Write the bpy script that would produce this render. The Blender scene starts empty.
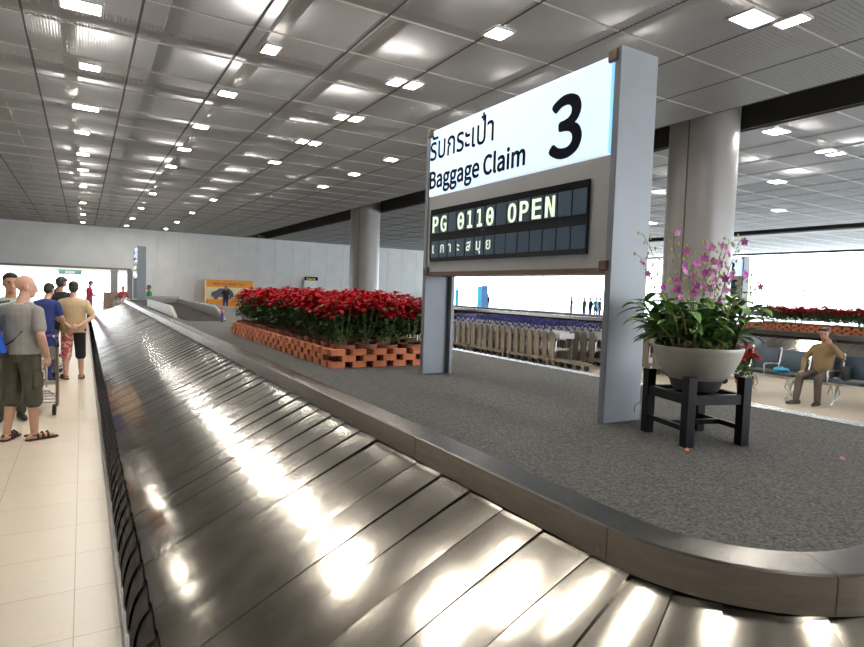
import bpy, bmesh, math, random
from mathutils import Vector, Matrix, Quaternion
sc = bpy.context.scene
C = sc.collection
PI = math.pi
random.seed(7)

# ---------------------------------------------------------------- camera
CAM_H = 1.7
YAW, PITCH, ROLL, FPX = .5381, .0536, .0346, 586.4
cam_data = bpy.data.cameras.new('camera')
cam_data.sensor_width = 36.0
cam_data.lens = FPX / 864 * 36.0
cam_data.clip_start = 0.05
cam_data.clip_end = 300
cam = bpy.data.objects.new('camera', cam_data)
C.objects.link(cam)
fw = Vector((math.sin(YAW) * math.cos(PITCH), math.cos(YAW) * math.cos(PITCH), -math.sin(PITCH)))
rt = Vector((math.cos(YAW), -math.sin(YAW), 0))
upv = rt.cross(fw)
r2 = rt * math.cos(ROLL) + upv * math.sin(ROLL)
u2 = -rt * math.sin(ROLL) + upv * math.cos(ROLL)
M3 = Matrix((r2, u2, -fw)).transposed()
cam.matrix_world = Matrix.Translation((0, 0, CAM_H)) @ M3.to_4x4()
sc.camera = cam

# ---------------------------------------------------------------- world, exposure
world = bpy.data.worlds.new('daylight')
sc.world = world
world.use_nodes = True
bg = world.node_tree.nodes['Background']
bg.inputs[0].default_value = (0.90, 0.95, 1.0, 1)
bg.inputs[1].default_value = 6.5
sc.view_settings.view_transform = 'Standard'
sc.view_settings.look = 'None'
sc.view_settings.exposure = 0.66
sc.view_settings.gamma = 1.0
sc.view_settings.use_curve_mapping = False
LAMP_EMIT = 100.0        # downlights in the ceiling
UPLIGHT_W = 40.0        # fittings above the mesh
LAMP_COL = (1.0, 0.95, 0.87)

# ---------------------------------------------------------------- materials
def newmat(name):
    m = bpy.data.materials.new(name)
    m.use_nodes = True
    nt = m.node_tree
    b = nt.nodes['Principled BSDF']
    return m, nt, b
def rgb(c): return (c[0], c[1], c[2], 1)
def mat(name, col, rough=.5, metal=0.0, noise=0.0, scale=12.0, bump=0.0, bscale=None, emit=0.0, stretch=None, spec=None, trans=0.0, coat=0.0):
    m, nt, b = newmat(name)
    b.inputs['Base Color'].default_value = rgb(col)
    b.inputs['Roughness'].default_value = rough
    b.inputs['Metallic'].default_value = metal
    if spec is not None: b.inputs['Specular IOR Level'].default_value = spec
    if coat: b.inputs['Coat Weight'].default_value = coat
    if trans: b.inputs['Transmission Weight'].default_value = trans
    if emit:
        b.inputs['Emission Color'].default_value = rgb(col)
        b.inputs['Emission Strength'].default_value = emit
    if noise or bump:
        tc = nt.nodes.new('ShaderNodeTexCoord')
        mp = nt.nodes.new('ShaderNodeMapping')
        nt.links.new(tc.outputs['Object'], mp.inputs[0])
        if stretch: mp.inputs['Scale'].default_value = stretch
        if noise:
            n = nt.nodes.new('ShaderNodeTexNoise')
            n.inputs['Scale'].default_value = scale
            n.inputs['Detail'].default_value = 4
            nt.links.new(mp.outputs[0], n.inputs['Vector'])
            r = nt.nodes.new('ShaderNodeValToRGB')
            r.color_ramp.elements[0].position = .3
            r.color_ramp.elements[1].position = .7
            r.color_ramp.elements[0].color = rgb([max(0, x * (1 - noise)) for x in col])
            r.color_ramp.elements[1].color = rgb([min(1, x * (1 + noise)) for x in col])
            nt.links.new(n.outputs[0], r.inputs[0])
            nt.links.new(r.outputs[0], b.inputs['Base Color'])
        if bump:
            n2 = nt.nodes.new('ShaderNodeTexNoise')
            n2.inputs['Scale'].default_value = bscale or scale
            n2.inputs['Detail'].default_value = 3
            nt.links.new(mp.outputs[0], n2.inputs['Vector'])
            bp = nt.nodes.new('ShaderNodeBump')
            bp.inputs['Strength'].default_value = bump
            bp.inputs['Distance'].default_value = .01
            nt.links.new(n2.outputs[0], bp.inputs['Height'])
            nt.links.new(bp.outputs[0], b.inputs['Normal'])
    return m

M = {}
M['belt'] = mat('stainless_plate', (.32, .295, .256), .14, 1.0, noise=.24, scale=4.0, bump=.05, bscale=9, stretch=(1, 1, 1))
M['steel'] = mat('brushed_steel', (.205, .193, .182), .26, 1.0, noise=.10, scale=6, bump=.03, bscale=40, stretch=(1, 1, 8))
M['chrome'] = mat('trolley_steel', (.62, .61, .59), .28, .9, noise=.06, scale=8)
M['slat'] = mat('trolley_side_steel', (.20, .168, .132), .42, .55, noise=.08, scale=5)
M['kerbsteel'] = mat('kerb_steel', (.34, .34, .33), .35, .9, noise=.1, scale=6)
M['rubber'] = mat('black_rubber', (.026, .020, .022), .6, 0, noise=.25, scale=10, spec=.12)
M['chuteside'] = mat('chute_side_grey', (.20, .195, .185), .5, .2, noise=.05, scale=4)
M['chutebelt'] = mat('chute_belt_dark', (.030, .026, .024), .9, 0, noise=.2, scale=8, spec=.1)
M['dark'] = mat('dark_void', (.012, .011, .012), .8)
M['carpet'] = mat('grey_carpet', (.098, .0955, .0915), .95, 0, noise=.55, scale=95, bump=.8, bscale=140, spec=.1)
M['post'] = mat('grey_blue_post', (.175, .194, .222), .45, .1, noise=.04, scale=7)
M['signgrey'] = mat('sign_grey', (.34, .345, .35), .45, .1, noise=.03, scale=5)
M['bronze'] = mat('bronze_corner', (.13, .085, .06), .45, .4)
M['lightbox'] = mat('lit_acrylic', (.60, .74, .93), .3, emit=.55)
M['litedge'] = mat('lit_acrylic_edge', (.22, .50, .95), .2, emit=.75)
M['ink'] = mat('black_ink', (.006, .007, .016), .7, spec=.05)
M['glassblack'] = mat('display_black', (.012, .012, .013), .12)
M['flap'] = mat('split_flap_blue', (.05, .085, .135), .3)
M['led'] = mat('flap_letters', (.72, .85, .66), .5, emit=.55)  # flaps have no lamps; emission added so the letters read bright
M['led2'] = mat('flap_letters_dim', (.66, .76, .66), .5, emit=.5)  # same added glow for the second flap row
M['wall'] = mat('wall_panel_grey', (.68, .69, .69), .6, 0, noise=.05, scale=1.2)
M['column'] = mat('column_grey', (.185, .175, .17), .38, .15, noise=.04, scale=2)
M['ceilvoid'] = mat('soffit_paint', (.36, .36, .37), .9)
M['black'] = mat('black_paint', (.01, .01, .01), .7)  # black stands in for the shade inside the ceiling slots
M['beam'] = mat('beam_grey', (.34, .33, .31), .7)
M['lamp'] = mat('lamp_glow', LAMP_COL, .5, emit=LAMP_EMIT)
M['lampsoft'] = mat('lamp_glow_soft', LAMP_COL, .5, emit=LAMP_EMIT * .24)  # dimmer glow for the lamps added over the near belt
M['lampframe'] = mat('lamp_frame', (.6, .6, .6), .4, .5)
M['joint'] = mat('ceiling_joint', (.05, .048, .045), .7)
M['lip'] = mat('panel_lip', (.55, .54, .52), .4, .6)
M['brick'] = mat('terracotta_brick', (.50, .16, .07), .85, 0, noise=.28, scale=9, bump=.3, bscale=40)
M['terracotta'] = mat('plant_pot_brown', (.24, .075, .04), .6, 0, noise=.15, scale=6)
M['soil'] = mat('potting_soil', (.035, .024, .016), .95, 0, noise=.5, scale=60)
M['red'] = mat('poinsettia_red', (.44, .005, .016), .6, 0, noise=.35, scale=14, spec=.12)
M['green'] = mat('leaf_green', (.040, .095, .025), .55, 0, noise=.4, scale=16, spec=.2)
M['orchidleaf'] = mat('orchid_leaf_green', (.10, .225, .045), .45, 0, noise=.45, scale=14, spec=.3)
M['stem'] = mat('stem_green', (.17, .21, .08), .6, 0, noise=.2, scale=30)
M['cane'] = mat('dry_cane', (.33, .27, .15), .7, 0, noise=.3, scale=30)
M['magenta'] = mat('orchid_magenta', (.62, .10, .52), .5, 0, noise=.25, scale=40)
M['pink'] = mat('orchid_pink', (.75, .33, .68), .5, 0, noise=.2, scale=40)
M['bud'] = mat('orchid_bud', (.46, .38, .12), .5)
M['bowl'] = mat('stoneware_bowl', (.44, .42, .37), .42, .15, noise=.12, scale=10, bump=.1, bscale=30)
M['bowlfoot'] = mat('bowl_dark_foot', (.06, .055, .05), .5, 0, noise=.3, scale=14)
M['blackwood'] = mat('black_lacquered_wood', (.009, .008, .010), .4, 0, noise=.2, scale=12, spec=.2)
M['seatblue'] = mat('seat_blue_vinyl', (.028, .055, .082), .45, 0, noise=.08, scale=8)
M['alu'] = mat('bench_aluminium', (.68, .68, .66), .3, .8)
M['handleblue'] = mat('handle_blue', (.013, .014, .15), .4)
M['tray'] = mat('trolley_tray', (.45, .45, .46), .4, .5)
M['wheel'] = mat('wheel_black', (.02, .02, .02), .6)
M['orange'] = mat('billboard_orange', (.90, .36, .02), .5, 0, noise=.08, scale=2)
M['orange2'] = mat('counter_orange', (.88, .28, .01), .5)
M['cream'] = mat('billboard_cream', (.86, .76, .48), .5)
M['carpaint'] = mat('printed_car_dark', (.05, .05, .06), .35)
M['yellow'] = mat('sign_yellow', (.95, .75, .03), .5)
M['white'] = mat('white_paint', (.75, .75, .75), .5)
M['wood'] = mat('counter_wood', (.30, .20, .13), .5, 0, noise=.2, scale=5)
M['cyan'] = mat('banner_cyan', (.03, .55, .75), .5)
M['banner'] = mat('banner_blue', (.03, .16, .45), .5)
M['exitgreen'] = mat('hanging_sign_green', (.16, .42, .36), .5)
M['frame'] = mat('window_frame', (.55, .57, .6), .4, .4)
M['bluepost'] = mat('barrier_blue', (.03, .03, .16), .4)
M['cable'] = mat('cable_black', (.02, .02, .02), .5)
M['petal'] = mat('fallen_petal_orange', (.70, .22, .07), .6)
# people
M['skin'] = mat('skin_pale', (.62, .36, .26), .5, 0, noise=.07, scale=14)
M['skin2'] = mat('skin_tan', (.50, .28, .18), .5, 0, noise=.07, scale=14)
M['skin3'] = mat('skin_brown', (.30, .15, .09), .5, 0, noise=.07, scale=14)
M['hair'] = mat('hair_dark', (.018, .013, .010), .55, 0, noise=.4, scale=40)
M['eye'] = mat('eye_dark', (.03, .02, .02), .2)
M['lips'] = mat('lips', (.42, .17, .14), .5)
M['brow'] = mat('eyebrow', (.05, .03, .02), .7)
M['greytee'] = mat('grey_tshirt', (.30, .285, .265), .9, 0, noise=.10, scale=9, bump=.35, bscale=7)
M['olive'] = mat('olive_cargo', (.085, .080, .055), .9, 0, noise=.2, scale=10, bump=.3, bscale=9)
M['sandal'] = mat('sandal_brown', (.055, .030, .020), .6)
M['bagblue'] = mat('tote_bag_blue', (.015, .10, .58), .5, 0, noise=.1, scale=5)
M['strap'] = mat('strap_black', (.015, .015, .015), .6)
M['mint'] = mat('mint_shirt', (.42, .52, .45), .9, 0, noise=.06, scale=8)
M['navy'] = mat('navy_shirt', (.020, .035, .15), .9, 0, noise=.15, scale=8)
M['tanshirt'] = mat('tan_shirt', (.46, .34, .20), .9, 0, noise=.08, scale=8, bump=.3, bscale=8)
M['darkshirt'] = mat('dark_green_shirt', (.035, .035, .028), .9, 0, noise=.2, scale=8)
M['blackcloth'] = mat('black_cloth', (.014, .014, .018), .9)
M['pinkshirt'] = mat('magenta_shirt', (.60, .05, .13), .9)
M['jeans'] = mat('jeans_purple_blue', (.12, .10, .26), .9)
M['greenshirt'] = mat('green_shirt', (.03, .30, .07), .9)
M['redcloth'] = mat('red_cloth', (.55, .08, .07), .9)
M['whitecloth'] = mat('white_cloth', (.75, .75, .74), .9)
M['khaki'] = mat('khaki_shirt', (.20, .135, .068), .9, 0, noise=.10, scale=9, bump=.35, bscale=9)
M['brownpants'] = mat('brown_trousers', (.085, .065, .055), .9, 0, noise=.15, scale=9)
M['shoe'] = mat('dark_shoe', (.02, .016, .014), .4)
M['cyanbag'] = mat('cyan_plastic', (.03, .38, .70), .4)

# floral shorts: pink and cream blotches
m, nt, b = newmat('floral_print')
tc = nt.nodes.new('ShaderNodeTexCoord')
vo = nt.nodes.new('ShaderNodeTexNoise'); vo.inputs['Scale'].default_value = 22
nt.links.new(tc.outputs['Object'], vo.inputs['Vector'])
rp = nt.nodes.new('ShaderNodeValToRGB'); rp.color_ramp.interpolation = 'CONSTANT'
rp.color_ramp.elements[0].color = (.55, .10, .12, 1); rp.color_ramp.elements[1].position = .5
rp.color_ramp.elements[1].color = (.72, .50, .42, 1)
nt.links.new(vo.outputs[0], rp.inputs[0]); nt.links.new(rp.outputs[0], b.inputs['Base Color'])
b.inputs['Roughness'].default_value = .9
M['floral'] = m

# floor tile
m, nt, b = newmat('cream_floor_tile')
tc = nt.nodes.new('ShaderNodeTexCoord')
mp = nt.nodes.new('ShaderNodeMapping'); mp.inputs['Location'].default_value = (.035, -.17, 0)
nt.links.new(tc.outputs['Object'], mp.inputs[0])
br = nt.nodes.new('ShaderNodeTexBrick'); br.offset = 0; br.squash = 1
br.inputs['Scale'].default_value = 1
br.inputs['Mortar Size'].default_value = .0028
br.inputs['Mortar Smooth'].default_value = .2
br.inputs['Brick Width'].default_value = .5
br.inputs['Row Height'].default_value = .5
br.inputs['Color1'].default_value = (.69, .60, .475, 1)
br.inputs['Color2'].default_value = (.66, .57, .45, 1)
br.inputs['Mortar'].default_value = (.36, .30, .22, 1)
nt.links.new(mp.outputs[0], br.inputs['Vector'])
nz = nt.nodes.new('ShaderNodeTexNoise'); nz.inputs['Scale'].default_value = 30; nz.inputs['Detail'].default_value = 5
nt.links.new(tc.outputs['Object'], nz.inputs['Vector'])
mx = nt.nodes.new('ShaderNodeMix'); mx.data_type = 'RGBA'; mx.blend_type = 'MULTIPLY'; mx.inputs[0].default_value = .18
nt.links.new(br.outputs['Color'], mx.inputs[6]); nt.links.new(nz.outputs[1], mx.inputs[7])
nt.links.new(mx.outputs[2], b.inputs['Base Color'])
b.inputs['Roughness'].default_value = .30
M['floor'] = m

# expanded metal mesh: see-through slots
m, nt, b = newmat('expanded_metal_mesh')
tc = nt.nodes.new('ShaderNodeTexCoord')
sep = nt.nodes.new('ShaderNodeSeparateXYZ'); nt.links.new(tc.outputs['Object'], sep.inputs[0])
def mnode(op, a, bv=None):
    n = nt.nodes.new('ShaderNodeMath'); n.operation = op
    for i, v in enumerate((a, bv)):
        if v is None: continue
        if isinstance(v, (int, float)): n.inputs[i].default_value = v
        else: nt.links.new(v, n.inputs[i])
    return n.outputs[0]
pit = 2 * PI / .040
sx = mnode('SINE', mnode('MULTIPLY', sep.outputs[0], pit))
sy = mnode('SINE', mnode('MULTIPLY', sep.outputs[1], 2 * PI / .075))
cell = mnode('ADD', sx, mnode('MULTIPLY', sy, .55))
hole = mnode('GREATER_THAN', cell, .22)
b.inputs['Base Color'].default_value = (.285, .30, .322, 1)
b.inputs['Roughness'].default_value = .55
b.inputs['Metallic'].default_value = .15
tr = nt.nodes.new('ShaderNodeBsdfTransparent')
ms = nt.nodes.new('ShaderNodeMixShader')
out = nt.nodes['Material Output']
nt.links.new(mnode('MULTIPLY', hole, .95), ms.inputs[0])
nt.links.new(b.outputs[0], ms.inputs[1]); nt.links.new(tr.outputs[0], ms.inputs[2])
nt.links.new(ms.outputs[0], out.inputs['Surface'])
M['mesh'] = m

# clear pane
m, nt, b = newmat('window_glass')
tr = nt.nodes.new('ShaderNodeBsdfTransparent'); tr.inputs[0].default_value = (.93, .96, .97, 1)
gl = nt.nodes.new('ShaderNodeBsdfGlossy'); gl.inputs['Roughness'].default_value = .02
ms = nt.nodes.new('ShaderNodeMixShader'); ms.inputs[0].default_value = .06
nt.links.new(tr.outputs[0], ms.inputs[1]); nt.links.new(gl.outputs[0], ms.inputs[2])
nt.links.new(ms.outputs[0], nt.nodes['Material Output'].inputs['Surface'])
M['glass'] = m

# ---------------------------------------------------------------- mesh helpers
def add_box(bm, c, s, rot=None, bev=0):
    r = bmesh.ops.create_cube(bm, size=1.0)
    vs = r['verts']
    for v in vs:
        p = Vector((v.co.x * s[0], v.co.y * s[1], v.co.z * s[2]))
        if rot is not None: p = rot @ p
        v.co = p + Vector(c)
    if bev:
        es = {e for v in vs for e in v.link_edges}
        bmesh.ops.bevel(bm, geom=list(es), offset=bev, segments=2, profile=.5, affect='EDGES')
def frame_of(d):
    d = Vector(d).normalized()
    a = Vector((0, 0, 1)) if abs(d.z) < .9 else Vector((1, 0, 0))
    x = d.cross(a).normalized(); y = x.cross(d).normalized()
    return x, y, d
def add_tube(bm, pts, rad, n=8, caps=True):
    pts = [Vector(p) for p in pts]
    rads = rad if isinstance(rad, (list, tuple)) else [rad] * len(pts)
    rings = []
    px = None
    for i, p in enumerate(pts):
        d = (pts[min(i + 1, len(pts) - 1)] - pts[max(i - 1, 0)])
        if d.length < 1e-7: d = Vector((0, 0, 1))
        x, y, d = frame_of(d)
        if px is not None:
            x = (px - d * px.dot(d)).normalized(); y = d.cross(x)
        px = x
        rings.append([bm.verts.new(p + (x * math.cos(t) + y * math.sin(t)) * rads[i]) for t in [2 * PI * k / n for k in range(n)]])
    for a, b_ in zip(rings, rings[1:]):
        for k in range(n):
            bm.faces.new((a[k], a[(k + 1) % n], b_[(k + 1) % n], b_[k]))
    if caps:
        bm.faces.new(rings[0][::-1]); bm.faces.new(rings[-1])
def add_capsule(bm, p0, p1, r0, r1, n=12):
    p0 = Vector(p0); p1 = Vector(p1)
    d = p1 - p0
    if d.length < 1e-6: d = Vector((0, 0, 1e-4)); p1 = p0 + d
    u = d.normalized()
    pts = []; rs = []
    for a in (80, 55, 25, 0):
        pts.append(p0 - u * r0 * math.sin(math.radians(a))); rs.append(max(.001, r0 * math.cos(math.radians(a))))
    for a in (0, 25, 55, 80):
        pts.append(p1 + u * r1 * math.sin(math.radians(a))); rs.append(max(.001, r1 * math.cos(math.radians(a))))
    add_tube(bm, pts, rs, n)
def add_ell(bm, c, r, rot=None, seg=16, rings=10):
    q = bmesh.ops.create_uvsphere(bm, u_segments=seg, v_segments=rings, radius=1.0)
    for v in q['verts']:
        p = Vector((v.co.x * r[0], v.co.y * r[1], v.co.z * r[2]))
        if rot is not None: p = rot @ p
        v.co = p + Vector(c)
def add_lathe(bm, prof, c=(0, 0, 0), n=28, cap=True):
    rings = []
    for r, z in prof:
        rings.append([bm.verts.new((c[0] + r * math.cos(2 * PI * k / n), c[1] + r * math.sin(2 * PI * k / n), c[2] + z)) for k in range(n)])
    for a, b_ in zip(rings, rings[1:]):
        for k in range(n): bm.faces.new((a[k], a[(k + 1) % n], b_[(k + 1) % n], b_[k]))
    if cap:
        bm.faces.new(rings[0][::-1]); bm.faces.new(rings[-1])
def add_loft(bm, secs, n=16):
    # secs: (centre, rx, ry) horizontal rings
    rings = []
    for c, rx, ry in secs:
        rings.append([bm.verts.new((c[0] + rx * math.cos(2 * PI * k / n), c[1] + ry * math.sin(2 * PI * k / n), c[2])) for k in range(n)])
    for a, b_ in zip(rings, rings[1:]):
        for k in range(n): bm.faces.new((a[k], a[(k + 1) % n], b_[(k + 1) % n], b_[k]))
    bm.faces.new(rings[0][::-1]); bm.faces.new(rings[-1])
def add_prism(bm, poly, axis, a, b_):
    # poly: 2d points in the two other axes (in order), extruded along axis from a to b
    def P(p, t):
        return {'x': (t, p[0], p[1]), 'y': (p[0], t, p[1]), 'z': (p[0], p[1], t)}[axis]
    A = [bm.verts.new(P(p, a)) for p in poly]; B = [bm.verts.new(P(p, b_)) for p in poly]
    n = len(poly)
    bm.faces.new(A[::-1]); bm.faces.new(B)
    for k in range(n): bm.faces.new((A[k], A[(k + 1) % n], B[(k + 1) % n], B[k]))
def add_leaf(bm, root, d, L, W, droop=.3, segs=5, fold=.25, tip=1.6, belly=.42, up=(0, 0, 1)):
    # a pointed blade with thickness-free folded midrib
    d = Vector(d).normalized(); p = Vector(root)
    prev = None
    for i in range(segs + 1):
        t = i / segs
        w = W * (math.sin(PI * min(1, t / (2 * belly))) if t < belly else math.cos(PI / 2 * (t - belly) / (1 - belly)) ** (1 / tip))
        w = max(w, W * .06)
        s = d.cross(Vector(up))
        if s.length < 1e-4: s = Vector((1, 0, 0))
        s.normalize(); nrm = s.cross(d)
        l = bm.verts.new(p + s * w / 2 + nrm * w * fold); m_ = bm.verts.new(p); r = bm.verts.new(p - s * w / 2 + nrm * w * fold)
        if prev:
            bm.faces.new((prev[0], prev[1], m_, l)); bm.faces.new((prev[1], prev[2], r, m_))
        prev = (l, m_, r)
        p = p + d * (L / segs)
        d = (d + Vector((0, 0, -droop / segs))).normalized()
def to_mesh(name, bm, smooth=False, ang=None):
    bmesh.ops.recalc_face_normals(bm, faces=bm.faces[:])
    me = bpy.data.meshes.new(name)
    bm.to_mesh(me); bm.free()
    if smooth:
        for p in me.polygons: p.use_smooth = True
        if ang is not None:
            try: me.set_sharp_from_angle(angle=math.radians(ang))
            except Exception: pass
    return me
def obj(name, bm, m, parent=None, smooth=False, ang=40):
    me = bm if isinstance(bm, bpy.types.Mesh) else to_mesh(name, bm, smooth, ang)
    if not me.materials:
        for x in (m if isinstance(m, (list, tuple)) else [m]): me.materials.append(x)
    o = bpy.data.objects.new(name, me)
    C.objects.link(o)
    if parent is not None: o.parent = parent
    return o
def tag(o, label, cat, group=None, kind=None):
    o['label'] = label; o['category'] = cat
    if group: o['group'] = group
    if kind: o['kind'] = kind
    return o
def thing(name, label, cat, loc=(0, 0, 0), rotz=0.0, group=None):
    o = bpy.data.objects.new(name, None)
    o.empty_display_size = .1
    C.objects.link(o)
    o.location = loc; o.rotation_euler = (0, 0, rotz)
    return tag(o, label, cat, group)
def struct(name, bm, m, smooth=False, label=None, cat=None):
    o = obj(name, bm, m, None, smooth)
    o['kind'] = 'structure'
    if label: o['label'] = label
    if cat: o['category'] = cat
    return o
KIDS = {}
def kids(o):
    return [c for c in C.objects if c.parent == o]
def snapshot(o):
    # remembers a thing's tree once, for fast copying
    KIDS[o.name] = [(c, [g for g in kids(c)]) for c in kids(o)]
def dup(o, loc, rotz=None, label=None, group=None, scale=None, only=None):
    r = o.copy(); C.objects.link(r)
    r.location = loc
    if rotz is not None: r.rotation_euler = (0, 0, rotz)
    if scale: r.scale = (scale,) * 3
    if label: r['label'] = label
    if group: r['group'] = group
    elif 'group' in r and group == '': del r['group']
    for c, gs in KIDS.get(o.name, []):
        if only and c.name.split('.')[0] not in only: continue
        d = c.copy(); C.objects.link(d); d.parent = r
        for g in gs:
            h = g.copy(); C.objects.link(h); h.parent = d
    return r
def load_font(fn):
    try:
        import os
        p = os.path.join(bpy.utils.resource_path('LOCAL'), 'datafiles', 'fonts', fn)
        return bpy.data.fonts.load(p) if os.path.exists(p) else None
    except Exception:
        return None
SANS = load_font('Noto Sans CJK Regular.woff2'); MONO = load_font('DejaVuSansMono.woff2')
def text_mesh(body, size, extrude=.002, align='LEFT', bold=0.0, space=1.0, font=None):
    cu = bpy.data.curves.new('lettering', 'FONT')
    cu.body = body; cu.size = size; cu.extrude = extrude; cu.align_x = align
    cu.offset = bold; cu.space_character = space
    cu.resolution_u = 6
    if font: cu.font = font
    o = bpy.data.objects.new('lettering', cu)
    C.objects.link(o)
    dg = bpy.context.evaluated_depsgraph_get()
    me = bpy.data.meshes.new_from_object(o.evaluated_get(dg))
    bpy.data.objects.remove(o); bpy.data.curves.remove(cu)
    me.materials.clear()
    return me
def embolden(me, d):
    # heavier strokes: the same glyphs laid over each other at small offsets
    bm = bmesh.new()
    for k, (ox, oy) in enumerate(((0, 0), (d, 0), (-d, 0), (0, d), (0, -d), (.7 * d, .7 * d), (-.7 * d, .7 * d), (.7 * d, -.7 * d), (-.7 * d, -.7 * d))):
        n0 = len(bm.verts)
        bm.from_mesh(me)
        bm.verts.ensure_lookup_table()
        for v in bm.verts[n0:]: v.co += Vector((ox, oy, k * .00008))
    bm.to_mesh(me); bm.free()
    return me
def fit_text(me, w=None, h=None, ys_=1.0):
    xs = [v.co.x for v in me.vertices]; ys = [v.co.y for v in me.vertices]
    x0, x1, y0, y1 = min(xs), max(xs), min(ys), max(ys)
    fx = w / (x1 - x0) if w else None; fy = h / (y1 - y0) if h else None
    fx = fx or fy or 1; fy = fy or fx
    for v in me.vertices:
        v.co.x = (v.co.x - x0) * fx; v.co.y *= fy * ys_
    return me
def remeshed(bm, voxel, name, smooth_it=2):
    bmesh.ops.recalc_face_normals(bm, faces=bm.faces[:])
    me = bpy.data.meshes.new(name); bm.to_mesh(me); bm.free()
    o = bpy.data.objects.new(name, me); C.objects.link(o)
    md = o.modifiers.new('r', 'REMESH'); md.mode = 'VOXEL'; md.voxel_size = voxel; md.use_smooth_shade = True
    if smooth_it:
        s = o.modifiers.new('s', 'SMOOTH'); s.factor = .5; s.iterations = smooth_it
    dg = bpy.context.evaluated_depsgraph_get()
    out_ = bpy.data.meshes.new_from_object(o.evaluated_get(dg))
    bpy.data.objects.remove(o); bpy.data.meshes.remove(me)
    for p in out_.polygons: p.use_smooth = True
    out_.materials.clear()
    return out_
# ================================================================ SETTING
ZC = 5.566
X0, X1, Y0, Y1 = -16.0, 47.0, -9.0, 48.6
bm = bmesh.new()
add_box(bm, ((X0 + X1) / 2, 28, -.1), (X1 - X0 + 2, 84, .2))
struct('floor', bm, M['floor'])

# ceiling: mesh panels 1.49 x 1.51 m hung below a slab
PX, PY, GX, GY = 1.4915, 1.51, -.774, 12.2
def panels(bm, lip, i0, i1, j0, j1, xoff=0.0):
    for i in range(i0, i1):
        for j in range(j0, j1):
            x = xoff + GX + PX * i; y = GY + PY * j
            a = .022
            add_box(bm, (x + PX / 2, y + PY / 2, ZC + .004), (PX - 2 * a, PY - .024, .008))
            add_box(lip, (x + PX / 2, y + .012, ZC + .014), (PX - 2 * a, .018, .036))
bm = bmesh.new(); lip = bmesh.new()
nlo = int((Y0 - GY) / PY); nhi = int((Y1 - GY) / PY) + 1
panels(bm, lip, -10, 8, nlo, nhi)
panels(bm, lip, 0, 12, nlo, nhi, 12.86 - GX)
panels(bm, lip, 0, 8, nlo, nhi, 32.9 - GX)
struct('ceiling', bm, M['mesh'])
o = struct('trim_1', lip, M['lip'])
bm = bmesh.new()
for base, n, k0 in ((GX, 9, -10), (12.86, 13, 0), (32.9, 9, 0)):
    for i in range(k0, n):
        x = base + PX * i
        add_box(bm, (x, (Y0 + Y1) / 2, ZC + .022), (.030, Y1 - Y0, .045))
struct('trim_2', bm, M['joint'])
# open slots between the ceiling fields: boxes above, their shade put in as black, light edge angles
bm = bmesh.new()
add_box(bm, ((X0 + X1) / 2, (Y0 + Y1) / 2, ZC + 1.45), (X1 - X0, Y1 - Y0, .2))
struct('ceiling_slab', bm, M['ceilvoid'])
bm = bmesh.new()
for xa, xb in ((11.20, 12.84), (30.75, 32.85)):
    add_box(bm, ((xa + xb) / 2, (Y0 + Y1) / 2, ZC + 1.30), (xb - xa + .1, Y1 - Y0, .03))
    for x in (xa - .02, xb + .0):
        add_box(bm, (x, (Y0 + Y1) / 2, ZC + .66), (.03, Y1 - Y0, 1.22))
for yy in (Y0, Y1): add_box(bm, ((X0 + X1) / 2, yy, ZC + .72), (X1 - X0 + .2, .06, 1.4))  # unseen plenum ends and sides, added to stop outside light leaking in
for xx in (X0, X1): add_box(bm, (xx, (Y0 + Y1) / 2, ZC + .72), (.06, Y1 - Y0, 1.4))
struct('trim_3', bm, M['black'])
bm = bmesh.new()
for k in range(19):
    y = Y0 + 1.2 + k * 3.02
    add_box(bm, (12.0, y, ZC + .75), (1.62, .16, .10))
    add_box(bm, (31.8, y, ZC + .75), (2.0, .16, .10))
add_box(bm, (11.75, (Y0 + Y1) / 2, ZC + .95), (.10, Y1 - Y0, .10))
add_box(bm, (12.45, (Y0 + Y1) / 2, ZC + .85), (.06, Y1 - Y0, .14))
struct('beam', bm, M['beam'])
# beams and ducts seen through the mesh
bm = bmesh.new()
for i in range(-4, 8):
    add_box(bm, (GX + PX * i + .55, (Y0 + Y1) / 2, ZC + .34), (.22, Y1 - Y0, .12))
for j in range(-13, 24, 2):
    add_box(bm, ((X0 + 11.1) / 2, GY + PY * j + .35, ZC + .30), (11.1 - X0, .30, .10))
    add_box(bm, (21.8, GY + PY * j + .35, ZC + .30), (17.8, .30, .10))
struct('beam', bm, M['beam'])

# far wall with panel joints and an opening on the left
def wall_panels(bm, x0, x1, z0, z1, y, px, pz, g=.014):
    nx = max(1, round((x1 - x0) / px)); nz = max(1, round((z1 - z0) / pz))
    for i in range(nx):
        for k in range(nz):
            a, b_ = x0 + (x1 - x0) * i / nx, x0 + (x1 - x0) * (i + 1) / nx
            c, d = z0 + (z1 - z0) * k / nz, z0 + (z1 - z0) * (k + 1) / nz
            add_box(bm, ((a + b_) / 2, y, (c + d) / 2), (b_ - a - g, .10, d - c - g))
bm = bmesh.new()
OPX, OPZ = 3.05, 2.52
wall_panels(bm, OPX + .0, 30.0, 0, OPZ + .1, Y1 + .02, 1.5, 2.62)
wall_panels(bm, X0, 30.0, OPZ + .1, ZC + .3, Y1 + .02, 1.5, 1.55)
add_box(bm, ((OPX + 30) / 2, Y1 + .07, (ZC + .3) / 2), (30 - OPX, .1, ZC + .3))
add_box(bm, ((X0 + OPX) / 2, Y1 + .07, (OPZ + .1 + ZC + .3) / 2), (OPX - X0, .1, ZC + .2 - OPZ))
struct('wall_back', bm, M['wall'])
bm = bmesh.new()
add_box(bm, ((X0 + OPX) / 2, Y1 - .1, OPZ + .06), (OPX - X0, .5, .14))
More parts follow.
